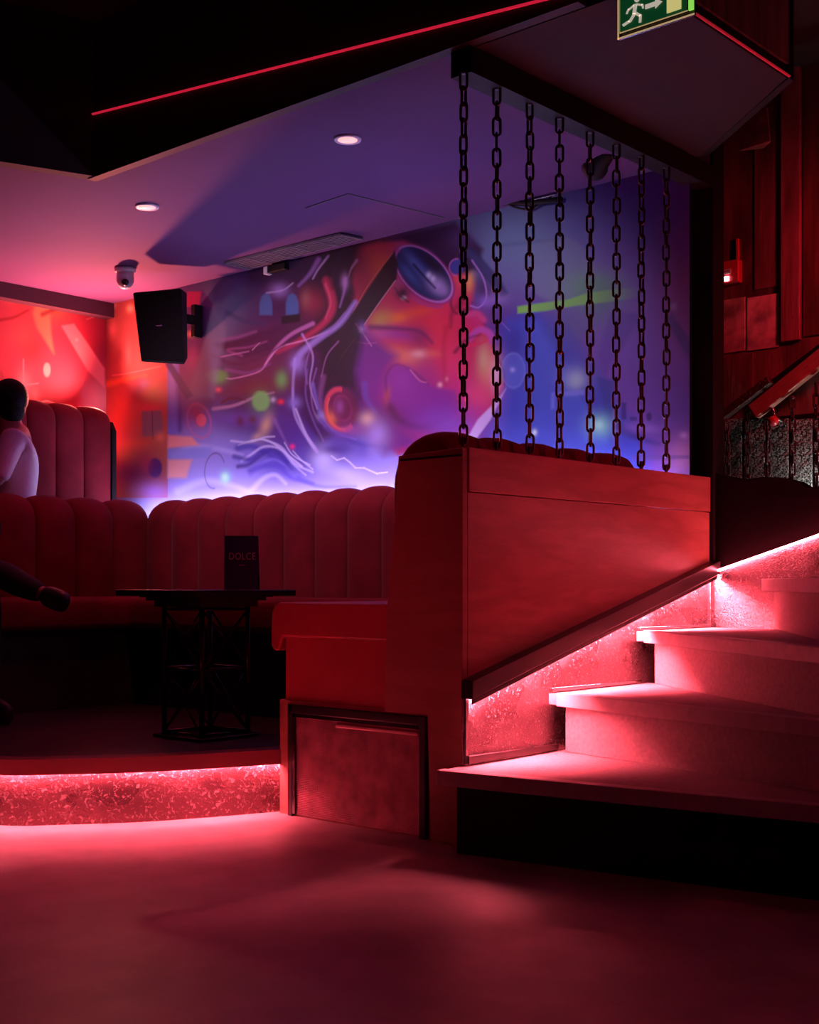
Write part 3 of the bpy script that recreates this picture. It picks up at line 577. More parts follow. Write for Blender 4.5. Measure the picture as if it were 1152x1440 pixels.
# ---------------------------------------------------------------- upholstered benches
def flutes(P0, d, nrm, length, n, z0, ztop, R, amp=.045, seg=14):
    """fluted back: P0 start (x,y) of the front face, d along, nrm toward the front"""
    P0 = np.array(P0, float); d = np.array(d, float); nr = np.array(nrm, float)
    path = [(0, z, (1, 0)) for z in np.linspace(z0, ztop-R, 10)]
    for a in np.linspace(0, math.pi, 15)[1:]:
        path.append((-R+R*math.cos(a), ztop-R+R*math.sin(a), (math.cos(a), math.sin(a))))
    path += [(-2*R, z, (-1, 0)) for z in np.linspace(ztop-R, z0, 4)[1:]]
    vs = []; fs = []; m = len(path); us = [.5-.5*math.cos(math.pi*k/seg) for k in range(seg+1)]
    def col(s_, b):
        for j, (o, z, (no, nz)) in enumerate(path):
            k = amp*b*(1.0 if no > -.5 else .05)
            q = P0+d*s_+nr*(o+no*k); vs.append((q[0], q[1], z+nz*k))
    for i in range(n):
        base_ = len(vs)
        for u in us: col((i+u)*length/n, math.sqrt(max(0, 1-(2*u-1)**2)))
        for a in range(seg):
            for j in range(m-1): fs.append((base_+a*m+j, base_+(a+1)*m+j, base_+(a+1)*m+j+1, base_+a*m+j+1))
    for e_ in (0, length):
        base_ = len(vs); col(e_, 0); fs.append(tuple(base_+j for j in range(m)))
    return vs, fs
def flute_obj(name, parent, *a, **k):
    vs, fs = flutes(*a, **k); o = mesh_obj(name, vs, fs, M['velvet'], parent, True, label='deep red channelled velvet back'); return o
SZ = .825
# right bench (end face at s=0)
rb = thing('booth_bench', (-.45, .6, PZ), 'red channel-backed booth bench closed off by the wood end panel, nearest the stairs', 'bench')
flute_obj('backrest', rb, (-.335, 0.0), (0, 1), (-1, 0), 1.24, 5, .70, 1.405, .15, amp=.040)
# seat with waterfall front
def seat_profile(front, back, top, bot, drop, sgn=1):
    return [(back, bot), (back, top-.012), (back+.02*sgn, top), (front+(-.05)*sgn, top), (front+(-.02)*sgn, top-.012), (front+(-.004)*sgn, top-.04), (front, top-.09), (front, drop+.02), (front-.012*sgn, drop), (front-.045*sgn, drop), (front-.06*sgn, drop+.02), (front-.07*sgn, bot)]
pr = seat_profile(-.985, -.345, SZ, .69, .635, -1)
MB().prism([(x, -.02, z) for x, z in pr], (0, 1.26, 0)).build('seat_cushion', M['leather'], rb, bevel=.012)
MB().prism([(-.915, -.002, PZ), (-.36, -.002, PZ), (-.352, -.002, .69), (-.915, -.002, .69)], (0, 1.22, 0)).build('seat_base', M['leather'], rb, label='red upholstered seat end')
# plinth below with the vent
pl = [(-.935, 0, 0), (-.02, 0, 0), (-.02, 0, .445), (-.935, 0, .445)]
MB().prism([(x, -.015, z) for x, y, z in pl], (0, .35, 0)).build('plinth', M['wood_end'], rb)
# end panel (slanted left edge), wraps from top to plinth
ep = [VS(568, 642, 0), VS(562, 740, 0), VS(552, 850, 0), VS(549, 940, 0), VS(549, 1000, 0)]
ep = [(p.x, -.03, p.z) for p in ep]
ep2 = ep+[(-.16, -.03, .436), (-.145, -.03, 0.0), (0.0, -.03, 0.0), (0.0, -.03, 1.365)]
MB().prism(ep2, (0, .03, 0)).build('end_panel', M['wood_end'], rb, bevel=.004, label='tall wooden end panel with slanted edge')
MB().bar((-.352, -.006, .86), (-.352, -.006, .44), .012, .012).build('end_seam', M['dark'], rb, label='black gap line')
MB().box((-.285, -.034, 1.335), (0.0, -.029, 1.342)).build('top_joint', M['dark'], rb)
# long side panel facing the stairs
SD = 1.695
diag0, diag1 = .555, .975
def dz(s): return diag0+(diag1-diag0)*s/SD
MB().prism([(0, .001, dz(0)), (0, SD, dz(SD)), (0, SD, 1.212), (0, .001, 1.212)], (-.03, 0, 0)).build('side_panel', M['wood'], rb, label='wood-grained side panel')
MB().prism([(.006, .001, 1.215), (.006, SD, 1.215), (.006, SD, 1.368), (.006, .001, 1.368)], (-.036, 0, 0)).build('top_rail', M['wood'], rb, bevel=.003, label='smooth wooden top band')
# vent grille
vent = thing('vent_grille', (-.52, -.05, 0), 'black-framed perforated metal vent in the bench plinth, beside the bottom step', 'vent')
x0, x1, z1 = -.873, -.163, .432
fr = MB(); fr.box((x0, -.034, 0), (x0+.026, -.015, z1)); fr.box((x1-.032, -.036, 0), (x1, -.015, z1)); fr.box((x0, -.034, z1-.034), (x1, -.015, z1))
vfr = fr.build('frame', M['trimblack'], vent, bevel=.004)
fr = MB(); fr.box((x0+.026, -.032, .01), (x0+.040, -.026, z1-.034)); fr.box((x0+.026, -.032, z1-.048), (x1-.034, -.026, z1-.034)); fr.build('inner_bead', M['iron'], vfr)
gm = M['grille']; nt = gm.node_tree; tc = nt.nodes.new('ShaderNodeTexCoord'); mp = nt.nodes.new('ShaderNodeMapping'); mp.inputs['Scale'].default_value = (150, 1, 150)
vor = nt.nodes.new('ShaderNodeTexVoronoi'); vor.inputs['Scale'].default_value = 1; vor.inputs['Randomness'].default_value = 0; bpn = nt.nodes.new('ShaderNodeBump'); bpn.inputs['Strength'].default_value = .8; bpn.inputs['Distance'].default_value = .004
nt.links.new(tc.outputs['Object'], mp.inputs[0]); nt.links.new(mp.outputs[0], vor.inputs['Vector']); nt.links.new(vor.outputs['Distance'], bpn.inputs['Height']); nt.links.new(bpn.outputs[0], nt.nodes['Principled BSDF'].inputs['Normal'])
MB().box((x0+.022, -.024, .008), (x1-.028, -.017, z1-.03)).build('perforated_sheet', M['grille'], vent, label='reddish perforated sheet')
MB().box((x0+.26, -.031, z1-.072), (x1-.045, -.024, z1-.058)).build('top_slot', mat('vent_lip', (.6, .4, .4), .3, metal=.5), vent, bevel=.003, label='bright metal lip')
# mural-side bench
mbn = thing('booth_bench', (-2.0, 1.0, PZ), 'long red channel-backed booth bench under the painted face mural', 'bench')
flute_obj('backrest', mbn, (-3.46, 1.24), (1, 0), (0, -1), 3.10, 13, .70, 1.352, .11)
pr = seat_profile(.70, 1.25, SZ, .69, .66, -1)
MB().prism([(-2.90, s, z) for s, z in pr], (1.91, 0, 0)).build('seat_cushion', M['velvet'], mbn, bevel=.012)
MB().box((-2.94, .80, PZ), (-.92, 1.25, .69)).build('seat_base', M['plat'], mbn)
# left bench
lb = thing('booth_bench', (-3.2, .2, PZ), 'red channel-backed booth bench at left where a dark-clothed leg rests', 'bench')
flute_obj('backrest', lb, (-3.46, -.80), (0, 1), (1, 0), 2.04, 8, .70, 1.352, .11)
pr = seat_profile(-2.90, -3.47, SZ, .69, .66, 1)
MB().prism([(t, -.80, z) for t, z in pr], (0, 2.04, 0)).build('seat_cushion', M['velvet'], lb, bevel=.012)
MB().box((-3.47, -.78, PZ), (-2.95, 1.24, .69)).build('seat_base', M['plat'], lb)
# upper level behind with the tall bench
MB().box((LT+.002, -.8, PZ), (-3.70, MS-.01, .70)).build('upper_platform', M['plat'], None, label='dark raised floor block behind the left booth bench', cat='platform')
tb = thing('booth_bench', (-4.1, .4, .70), 'tall red channel-backed bench on the upper level behind the person in white', 'bench')
flute_obj('backrest', tb, (-4.07, -.60), (0, 1), (1, 0), 2.0, 10, 1.05, 2.0, .11, amp=.024)
MB().box((-4.07, -.6, 1.02), (-3.78, 1.38, 1.15)).build('seat_cushion', M['velvet'], tb, bevel=.02)
MB().box((-4.06, -.58, .70), (-3.82, 1.38, 1.02)).build('seat_base', M['plat'], tb)
MB().prism([(-4.29, 1.402, .72), (-4.05, 1.402, .72), (-4.05, 1.402, 1.87), (-4.09, 1.402, 1.93), (-4.29, 1.402, 1.95)], (0, .03, 0)).build('end_panel', M['dark'], tb, label='black end board')

# ---------------------------------------------------------------- staircase
OT = .012
O1 = Vector((.02, -.186)); O2 = Vector((.05, .461)); O3 = Vector((.05, 1.07)); O4 = Vector((.27, 1.665)); C = Vector((1.25, .18))
TZ = [.28, .497, .71, .918]
stairs = thing('staircase', (.8, .8, 0), 'curving staircase with red-lit treads beside the wooden booth panel', 'staircase')
E = Vector((1.9, 1.665))
def tread(poly, z, th=.045):
    return MB().prism([(p.x, p.y, z-th) for p in poly], (0, 0, th))
W1 = Vector((OT, -.03)); Wc = Vector((OT, 1.665))
Cx = C+(C-O1)*.05
def shift_line(a, b, d):
    n = (b-a).normalized(); n = Vector((-n.y, n.x)); return a+n*d, b+n*d
polys = [[O1, C+Vector((.5, -.25)), Vector((1.9, .2)), Vector((1.3, .8)), O2+Vector((-.035, .12)), Vector((OT, -.0)), Vector((OT, -.186+.15))],
         [O2, C, Vector((1.9, .25)), Vector((1.6, 1.0)), O3+Vector((-.035, .08)), Vector((OT, .461))],
         [O3, C, Vector((1.9, .3)), Vector((1.9, 1.665)), Wc, Vector((OT, 1.07))],
         [O4, C+Vector((-.02, .02)), Vector((1.9, .3)), E]]
polys[0] = [O1, C+Vector((.5, -.08)), Vector((1.9, .6)), Vector((1.3, .9)), Vector((OT, .62)), Vector((OT, -.036)), Vector((-.02+.02, -.05))]
def curved_front(poly, bow):
    a, b = poly[0], poly[1]; n = (b-a).normalized(); n = Vector((n.y, -n.x)); out = []
    for k in range(1, 8):
        t = k/8; out.append(a.lerp(b, t)+n*bow*4*t*(1-t))
    return [a]+out+poly[1:]
for i, (pl_, z) in enumerate(zip(polys, TZ)):
    pc = curved_front(pl_, .012)
    trd = MB().prism([(p.x, p.y, z-.045) for p in pc], (0, 0, .040)).build('tread', M['tread'], stairs)
    # nosing strip over the front edge
    front = pc[:9]
    nb = MB(); a = [(p.x, p.y) for p in front]
    vs, fs = ribbon(a, -.006, .045, z-.050, z) ; nb.add(vs, fs)
    nb.build('nosing', M['nosing'], trd, bevel=.003, label='pale square nosing')
    a, b = front[0], front[-1]
    # riser under this tread, set back
    zb = 0.0 if i == 0 else TZ[i-1]-.003
    n = (b-a).normalized(); nn = Vector((-n.y, n.x))
    r0 = a+nn*.045+n*(.05 if i == 0 else -.004); r1 = b+nn*.045
    MB().prism([(r0.x, r0.y, zb), (r1.x, r1.y, zb), (r1.x, r1.y, z-.045), (r0.x, r0.y, z-.045)], (nn.x*.05, nn.y*.05, 0)).build('riser', M['tread'] if i else M['dark'], stairs, label='bottom riser coloured black for its shade' if i == 0 else None)  # shade under the first step is put in as black colour
# solid block supporting the first step's outer end
MB().box((.012, -.10, 0), (.05, -.035, .235)).build('stair_post', M['wood_end'], stairs)
# scuffed mirror-like side sheets
MB().prism([(.010, -.03, .0), (.010, SD, .0), (.010, SD, dz(SD)), (.010, -.03, dz(-.03))], (-.0085, 0, 0)).build('side_sheet', M['mirror'], stairs, label='scuffed mirror-like sheet below the wood panel')
p2a = VS(1013, 806, 1.69); p2b = VS(1152, 756, 1.69); sl = (p2b.z-p2a.z)/(p2b.x-p2a.x)
xE = 1.9; zE = p2a.z+sl*(xE-p2a.x)
MB().prism([(.01, 1.69, .0), (xE, 1.69, .0), (xE, 1.69, zE), (.01, 1.69, p2a.z)], (0, .03, 0)).build('side_sheet', M['mirror'], stairs, label='scuffed mirror-like sheet under the black half wall')
# corner profile and beads
MB().box((.010, 1.655, .70), (.028, 1.69, dz(SD)-.01)).build('corner_bead', M['chrome'], stairs, bevel=.002)
for (s0, s1, z, dzz) in ((-.03, .50, .283, .028), (.46, 1.08, .497, .016), (1.07, 1.66, .71, .012)):
    MB().prism([(.013, s0, z), (.013, s1, z), (.013, s1, z+dzz*.7), (.013, s0, z+dzz)], (.018, 0, 0)).build('edge_bead', M['chrome'] if z > .4 else M['trimblack'], stairs, bevel=.003)
MB().box((.010, -.034, .285), (.02, -.02, dz(0)-.03)).build('edge_bead', M['chrome'], stairs)
# black diagonal handrail-like trim
tr = MB().prism([(-.002, -.035, dz(-.035)-.042), (-.002, SD+.01, dz(SD+.01)-.035), (-.002, SD+.01, dz(SD+.01)+.022), (-.002, -.035, dz(-.035)+.022)], (.052, 0, 0))
tr.prism([(.043, -.035, dz(-.035)-.060), (.043, SD-.02, dz(SD-.02)-.053), (.043, SD-.02, dz(SD-.02)-.034), (.043, -.035, dz(-.035)-.041)], (.007, 0, 0))
tr.build('stair_trim', M['trimblack'], None, bevel=.006, label='black diagonal rail trim between wood panel and mirrored sheet', cat='trim')
MB().prism([(.018, -.01, dz(-.01)-.047), (.018, SD-.03, dz(SD-.03)-.040), (.018, SD-.03, dz(SD-.03)-.034), (.018, -.01, dz(-.01)-.041)], (.020, 0, 0)).build('led_strip', M['led3'], None,
    label='red light strip hidden under the black diagonal stair trim', cat='light strip')
MB().prism([(.05, 1.674, p2a.z+sl*.05-.008), (xE, 1.674, zE-.008), (xE, 1.674, zE), (.05, 1.674, p2a.z+sl*.05)], (0, .015, 0)).build('led_strip', M['led2'], None,
    label='glowing red light strip along the bottom of the black half wall', cat='light strip')

# half wall above it (black), with an uneven draped top
top = [VS(x, y, 1.70) for x, y in ((999, 666), (1020, 669), (1045, 674), (1070, 670), (1095, 671), (1118, 676), (1132, 685), (1152, 684))]
hw = [(.016, 1.722, p2a.z)]+[(max(p.x, .016), 1.722, p.z) for p in top]+[(xE, 1.722, 1.31), (xE, 1.722, zE)]
struct(MB().prism(hw, (0, .07, 0)), 'wall_half', mat('black_drape', (.006, .003, .004), .95, spec=.05, bump=.4, bscale=12))
# dark post and wall behind
struct(MB().box((-.088, 1.70, 0), (.015, 1.80, 3.45)), 'trim_7', M['dark'])
# chain beam
MB().box((-.075, .0, 2.655), (.015, 1.70, 2.745)).build('chain_beam', M['dark'], None, label='black beam under the ceiling carrying the hanging chains', cat='beam')

# ---------------------------------------------------------------- chains
def link_mesh():
    r = .0050; hw_, hl = .0128, .0330; pts = []
    for k in range(9): a = math.pi*k/8; pts.append((hw_*math.cos(a), 0, (hl-hw_)+hw_*math.sin(a)))
    for k in range(9): a = math.pi+math.pi*k/8; pts.append((hw_*math.cos(a), 0, -(hl-hw_)+hw_*math.sin(a)))
    P = [Vector(p) for p in pts]; n = len(P); vs = []; fs = []; m = 7
    for i in range(n):
        d = (P[(i+1) % n]-P[i-1]).normalized(); u = Vector((0, 1, 0)); w = d.cross(u)
        for k in range(m): vs.append(P[i]+u*math.cos(2*math.pi*k/m)*r+w*math.sin(2*math.pi*k/m)*r)
    for i in range(n):
        for k in range(m): fs.append((i*m+k, i*m+(k+1) % m, ((i+1) % n)*m+(k+1) % m, ((i+1) % n)*m+k))
    me = bpy.data.meshes.new('link'); me.from_pydata([tuple(v) for v in vs], [], fs); me.polygons.foreach_set('use_smooth', [True]*len(fs)); me.materials.append(M['chain']); return me
LINK = link_mesh(); PITCH = .0560
first_link = None
def chain(x, y, ztop, zbot, label, group):
    global first_link
    root = thing('hanging_chain', (x, y, zbot), label, 'chain', group)
    n = int(round((ztop-zbot)/PITCH)); pit = (ztop-zbot)/n; tw = random.uniform(-.5, .5)
    for k in range(n):
        if first_link is None: o = bpy.data.objects.new('link', LINK); first_link = o
        else: o = first_link.copy()
        COL.objects.link(o); o.parent = root
        tw += random.uniform(-.16, .16)
        o.location = (random.uniform(-.0012, .0012), random.uniform(-.0012, .0012), pit*(k+.5)+.002)
        o.rotation_euler = (0, 0, TH+tw+(math.pi/2 if k % 2 else 0))
    mb_ = MB().lathe((x, y, ztop-.004), [(.010, 0), (.012, .004), (.012, .012)], n=10); mb_.build('ceiling_eye', M['chain'], root, True)
    mb_ = MB().box((x-.006, y-.006, zbot-.012), (x+.006, y+.006, zbot+.02)); mb_.build('bottom_fastener', M['chain'], root, bevel=.002)
    return root
cpx = [652, 699, 745, 787, 830, 867, 902, 937]
clab = ['hanging chain nearest the camera, first from the left over the bench end', 'second hanging chain from the left, crossing the painted lips', 'third hanging chain from the left, over the blue part of the mural',
        'fourth hanging chain from the left, crossing the green painted beam', 'fifth hanging chain from the left, just left of the dark ceiling spotlight', 'sixth hanging chain from the left, just right of the dark ceiling spotlight',
        'second last hanging chain before the dark post', 'last hanging chain, closest to the dark post']
for k, px in enumerate(cpx):
    p = VT(px, 500, -.012)
    chain(-.012, p.y, 2.656, 1.370+.012, clab[k], 'chains hanging over the booth panel')

# ---------------------------------------------------------------- far stair wall with sheets, handrail, short chains
WS = 2.60
struct(MB().box((-1.6, WS, 0), (4.5, WS+.12, 3.45)), 'wall_far', M['panelred'])
def wq(name, x0, y0, x1, y1, m, dy=.012, parent=None, s=WS, **kw):
    a = VS(x0, y0, s); b = VS(x1, y0, s); c = VS(x1, y1, s); d = VS(x0, y1, s)
    z1_ = (a.z+b.z)/2; z0_ = (c.z+d.z)/2
    return MB().box((a.x, s-dy, z0_), (b.x, s-.0005, z1_)).build(name, m, parent, bevel=.002, **kw)
wq('wall_sheet', 1009, 421, 1049, 496, M['sheet2'], .010, label='darker worn sheet on the far wall, below the red alarm call point', cat='sheet')
wq('wall_sheet', 1052, 416, 1096, 491, M['sheet'], .010, label='brighter pale-edged worn sheet on the far wall, right of the darker one', cat='sheet')
# aged vertical cladding boards
for i, (x0, x1, y0, y1, dd, lb_) in enumerate(((1012, 1060, 500, 590, .008, 'short worn cladding board below the two pale sheets'), (1062, 1100, 180, 405, .008, 'worn red cladding board above the pale sheets'),
                                 (1102, 1128, 20, 480, .030, 'narrow protruding red cladding board with bright edge'), (1131, 1190, -60, 470, .010, 'wide dark red cladding board at the right edge'))):
    wq('cladding_board', x0, y0, x1, y1, mat('clad_%d' % i, [(.22, .09, .09), (.30, .13, .13), (.40, .17, .17), (.2, .06, .06)][i], .25, noise=.6, nscale=4, stretch=(3, 3, .5), bump=.5, bscale=14, detail=8), dd, label=lb_, cat='board')
mb_ = MB(); a = VS(1042, 205, WS-.1); 
flap = [VS(x, y, WS-.25) for x, y in ((1041, 212), (1046, 188), (1062, 178), (1082, 154), (1086, 200), (1070, 206))]
off = [Vector((0, random.uniform(-.03, .03), 0)) for _ in flap]
fp = [p+o for p, o in zip(flap, off)]
MB().prism(fp, (0, .012, 0)).build('loose_fabric_scrap', mat('torn_fabric', (.45, .18, .18), .6, noise=.5, nscale=20), None, label='crumpled red fabric scrap hanging below the soffit corner', cat='fabric')
# crinkled foil boards under the handrail
zlow = VS(1080, 760, WS).z
for i, (x0, x1, lb_) in enumerate(((984, 1008, 'crinkled black foil board right beside the dark post'), (1011, 1046, 'crinkled black foil board behind the first short chain'), (1049, 1078, 'crinkled black foil board under the handrail bracket'),
                                  (1081, 1111, 'grey-lit crinkled foil board right of the handrail bracket'), (1115, 1144, 'brightest grey crinkled foil board between the last two short chains'), (1148, 1185, 'crinkled foil board cut by the right edge of the picture'))):
    wq('foil_board', x0, 590, x1, 760, M['crinkle'], .02, label=lb_, cat='board')
q0 = VS(1005, 594, WS); q1 = VS(1200, 760, WS); struct(MB().box((q0.x, WS-.006, q1.z), (q1.x, WS, q0.z)), 'trim_10', M['dark'])
# handrail
hr = thing('handrail', tuple(VS(1090, 590, WS-.1)), 'thick red-lit wooden handrail rising to the right on the far wall', 'handrail')
sH = WS-.16
h0 = VS(1060, 580, sH); h1 = VS(1152, 506, sH); dv = (h1-h0).normalized(); h2 = h1+dv*.9
MB().bar(h0, h2, .05, .078).build('rail', M['handwood'], hr, bevel=.008)
MB().bar(h0+Vector((0, -.027, .012)), h2+Vector((0, -.027, .012)), .006, .018).build('rail_molding', M['handwood'], hr, bevel=.002)
b0 = VS(1088, 592, sH)
MB().tube([h0+dv*.11+Vector((0, .0, -.03)), b0+Vector((0, .02, .02)), b0+Vector((0, .12, -.0)), Vector((b0.x, WS, b0.z))], .008, 8).build('bracket', M['chrome'], hr, True); bkt = hr.children[-1] if hr.children else hr
MB().lathe(b0, [(0, -.026), (.014, -.022), (.024, -.01), (.026, 0), (.024, .01), (.014, .022), (0, .026)], n=16).build('bracket_knob', M['callred'], hr, True, label='glossy red bracket knob')
# black dado band above and a thin textured rail below
band = [VS(1062, 551, WS-.05), VS(1200, 448, WS-.05), VS(1200, 470, WS-.05), VS(1062, 572, WS-.05)]
MB().prism(band, (0, .045, 0)).build('dado_band', M['dark'], None, label='black band on the wall above the handrail', cat='trim')
lo = [VS(1008, 592, WS-.06), VS(1066, 548, WS-.06)]
MB().bar(lo[0], lo[1]+(lo[1]-lo[0])*.3, .05, .04).build('studded_rail', mat('studded_metal', (.2, .1, .1), .3, metal=.7, bump=1, bscale=90), None, bevel=.004, label='thin studded metal rail ending left of the handrail', cat='rail')
sc_l = ['short chain nearest the dark post, under the studded rail', 'second short chain from the dark post', 'short chain hanging just left of the handrail bracket', 'short chain right of the handrail bracket', 'short chain at the right edge of the picture']
for k, px in enumerate((1022.7, 1052, 1079.6, 1114.6, 1148)):
    zt = [592, 580, 590, 560, 540][k]
    p = VS(px, zt, WS-.16); q = VS(px, 700, WS-.16)
    chain(p.x, WS-.16, p.z, q.z, sc_l[k], 'short chains under the handrail')
# alarm call point
cp = VS(1028, 405, WS)
cpt = thing('alarm_call_point', (cp.x, WS-.03, cp.z), 'small red alarm call point with a white light, above the darker wall sheet', 'alarm')
def wqp(x0, y0, x1, y1, m, name, d0, d1, bev=.003, **kw):
    a = VS(x0, y1, WS); b = VS(x1, y0, WS)
    return MB().box((a.x, WS-d1, a.z), (b.x, WS-d0, b.z)).build(name, m, cpt, bevel=bev, **kw)
wqp(1011, 366, 1045, 404, M['callred'], 'case', .0, .05, .008)
wqp(1017, 380, 1035, 390, M['white'], 'face_plate', .05, .054, .001, label='pale plate')
wqp(1020, 384, 1033, 385.5, M['dark'], 'plate_text', .054, .0548, 0)
wqp(1026, 391, 1032, 398, M['whiteled'], 'indicator', .05, .056, .001, label='glowing white indicator')
wqp(1037, 336, 1041, 366, M['callred'], 'conduit', .0, .02, .004)

# ---------------------------------------------------------------- ceiling fittings
def downlight(px, py, label, power):
    c = U(px, py, CZ)
    t = thing('downlight', (c.x, c.y, CZ-.01), label, 'lamp', 'red ceiling downlights')
    MB().lathe((c.x, c.y, CZ-.008), [(.040, 0.002), (.056, 0), (.058, .006), (.058, .0075), (.040, .0075)], n=28).build('bezel', M['white'], t, True)
    MB().lathe((c.x, c.y, CZ-.0065), [(.041, 0), (.041, .004)], n=24).build('lens', M['lampdisc'], t, True, label='glowing lens')
    l = bpy.data.lights.new('downlight_lamp', 'SPOT'); l.energy = power; l.color = (1, .05, .08); l.spot_size = math.radians(110); l.spot_blend = .6; l.shadow_soft_size = .04
    o = bpy.data.objects.new('downlight_lamp', l); COL.objects.link(o); o.location = (c.x, c.y, CZ-.03)
downlight(489, 195, 'red downlight in the middle of the purple ceiling', 9)
downlight(207, 290, 'smaller-looking red downlight at left over the bench corner', 24)
# dome camera
c = U(176, 377, CZ)
dc = thing('dome_camera', (c.x, c.y, CZ-.13), 'white dome security camera on the red-lit ceiling', 'camera')
MB().lathe((c.x, c.y, CZ-.03), [(.052, 0), (.062, .008), (.062, .026), (.055, .029)], n=28).build('mount', M['white'], dc, True)
MB().lathe((c.x, c.y, CZ-.125), [(.0, 0), (.026, .006), (.042, .022), (.05, .045), (.051, .07), (.05, .095)], n=28).build('housing', M['white'], dc, True)
vd = Vector((CX-c.x, CY-c.y, -1.0)).normalized(); pc_ = Vector((c.x, c.y, CZ-.078))+Vector((CX-c.x, CY-c.y, 0)).normalized()*.036+Vector((0, 0, -.012))
MB().lathe(pc_, [(.0, .018), (.017, .016), (.022, .006), (.022, -.006)], axis=vd, n=20).build('lens', M['trimblack'], dc, True, label='black lens')
# speaker on the mural wall
spk = thing('wall_speaker', (-3.55, 1.30, 2.2), 'tilted black loudspeaker bracketed to the left of the mural', 'speaker')
dd = 7.55
def at(px, py, d):
    r = ray(px, py); return Vector((CX, CY, H))+r*d
f1 = at(186, 411, 7.45); f2 = at(255, 405, 7.45); f3 = at(260, 513, 7.32); f4 = at(198, 509, 7.32)
g1, g2, g3, g4 = at(203, 418, 7.62), at(263, 411, 7.64), at(264, 505, 7.52), at(208, 503, 7.52)
cab = MB().add([f1, f2, f3, f4, g1, g2, g3, g4], [(0,1,2,3),(7,6,5,4),(0,4,5,1),(1,5,6,2),(2,6,7,3),(3,7,4,0)]).build('cabinet', M['speaker'], spk, bevel=.012)
ctr = (f1+f2+f3+f4)/4; fn = (f2-f1).cross(f4-f1).normalized()
if fn.dot(Vector((CX, CY, H))-ctr) < 0: fn = -fn
def inset(k, o): return [ctr+(p-ctr)*k+fn*o for p in (f1, f2, f3, f4)]
a = inset(.93, .002); MB().prism(a, fn*.004).build('grille', mat('speaker_mesh', (.009, .006, .007), .8, spec=.15, bump=.6, bscale=500), cab, label='black mesh grille')
u_ = (f2-f1).normalized(); v_ = (f4-f1).normalized()
bc = ctr-u_*.005-v_*.0
MB().prism([bc-u_*.02-v_*.004, bc+u_*.018-v_*.004, bc+u_*.022+v_*.003, bc-u_*.01+v_*.003], fn*.009).build('badge', M['chrome'], cab, label='tiny metal badge')
br = at(269, 450, 7.80)
MB().box((br.x-.03, br.y+.02, br.z-.10), (br.x+.01, MS-.002, br.z+.10)).build('wall_bracket', M['dark'], spk, bevel=.004)
MB().box((g2.x-.1, g2.y-.05, br.z-.03), (br.x, br.y+.02, br.z+.03)).build('bracket_arm', M['dark'], spk)
# ceiling air grille
ga, gb, gc_, gd = U(316, 367, CZ), U(478, 326, CZ), U(510, 333, CZ), U(352, 375, CZ)
gr = thing('ceiling_air_grille', tuple((ga+gc_)/2), 'long dark slotted air grille in the ceiling near the mural', 'vent')
MB().prism([ga-Vector((0, 0, .008)), gb-Vector((0, 0, .008)), gc_-Vector((0, 0, .008)), gd-Vector((0, 0, .008))], (0, 0, .006)).build('backing', mat('grille_backing', (.10, .09, .12), .6), gr)
gs = MB()
for k in range(7):
    t = (k+.5)/7; gs.bar(ga.lerp(gd, t)-Vector((0, 0, .012)), gb.lerp(gc_, t)-Vector((0, 0, .012)), .012, .006)
for k in range(6):
    t = k/5; gs.bar(ga.lerp(gb, t)-Vector((0, 0, .014)), gd.lerp(gc_, t)-Vector((0, 0, .014)), .012, .008)
gs.build('slats', mat('grille_slats', (.16, .15, .2), .6), gr)
bx = U(384, 372, CZ)
cs = thing('ceiling_sensor', (bx.x, bx.y, CZ-.06), 'small boxy sensor under the ceiling air grille', 'sensor')
MB().box((bx.x-.01, bx.y-.04, CZ-.055), (bx.x+.14, bx.y+.05, CZ-.016)).build('body', M['dark'], cs, bevel=.004)
MB().box((bx.x-.035, bx.y-.045, CZ-.06), (bx.x-.005, bx.y-.0, CZ-.016)).build('head', M['white'], cs, bevel=.004, label='pale sensor head')
# access panel seam
s0, s1, s2 = U(430, 292, CZ), U(490, 272, CZ), U(625, 306, CZ)
MB().bar(s0-Vector((0, 0, .002)), s1-Vector((0, 0, .002)), .005, .004).bar(s1-Vector((0, 0, .002)), s2-Vector((0, 0, .002)), .007, .004).build('trim_8', mat('seam', (.1, .1, .12), .8), kind='structure')
# cable loop on wall top, and pale wall edge bead
MB().tube([VS(x, y, MS-.03) for x, y in ((700, 287), (718, 284), (745, 286), (790, 280))], .014, 6).build('cable_bundle', M['dark'], None, True, label='black cable bundle at the ceiling above the mural', cat='cable')
lp = catmull([tuple(VS(x, y, MS-.03)) for x, y in ((712, 285), (724, 291), (745, 294), (762, 285), (775, 277))], 4)
MB().tube([Vector(p) for p in lp], .005, 6).build('looped_cable', M['dark'], None, True, label='thin looping cable under the cable bundle', cat='cable')
MB().bar(VS(628, 308, MS-.01), VS(780, 273, MS-.01), .006, .008).build('wall_bead', mat('pale_bead', (.7, .7, .8), .5), None, label='pale bead where the mural meets the ceiling', cat='trim')
# ceiling spotlight behind the chains
q = at(846, 222, 5.6)
sl_ = thing('stage_spotlight', (q.x, q.y, q.z-.07), 'dark ceiling spotlight hanging behind the fifth and sixth chains', 'lamp')
MB().lathe(q, [(.03, -.08), (.045, -.07), (.048, .04), (.058, .06), (.058, .085), (.05, .085)], axis=(-.8, .5, -.3), n=20).build('body', M['dark'], sl_, True)
MB().lathe(q+Vector((-.8, .5, -.3)).normalized()*.083, [(.046, 0), (.046, .004)], axis=(-.8, .5, -.3), n=20).build('lens', mat('dull_lens', (.35, .08, .08), .2), sl_, True, label='dull red lens')
MB().tube([q, (q.x, q.y, CZ)], .012, 8).build('mounting_arm', M['dark'], sl_, True)

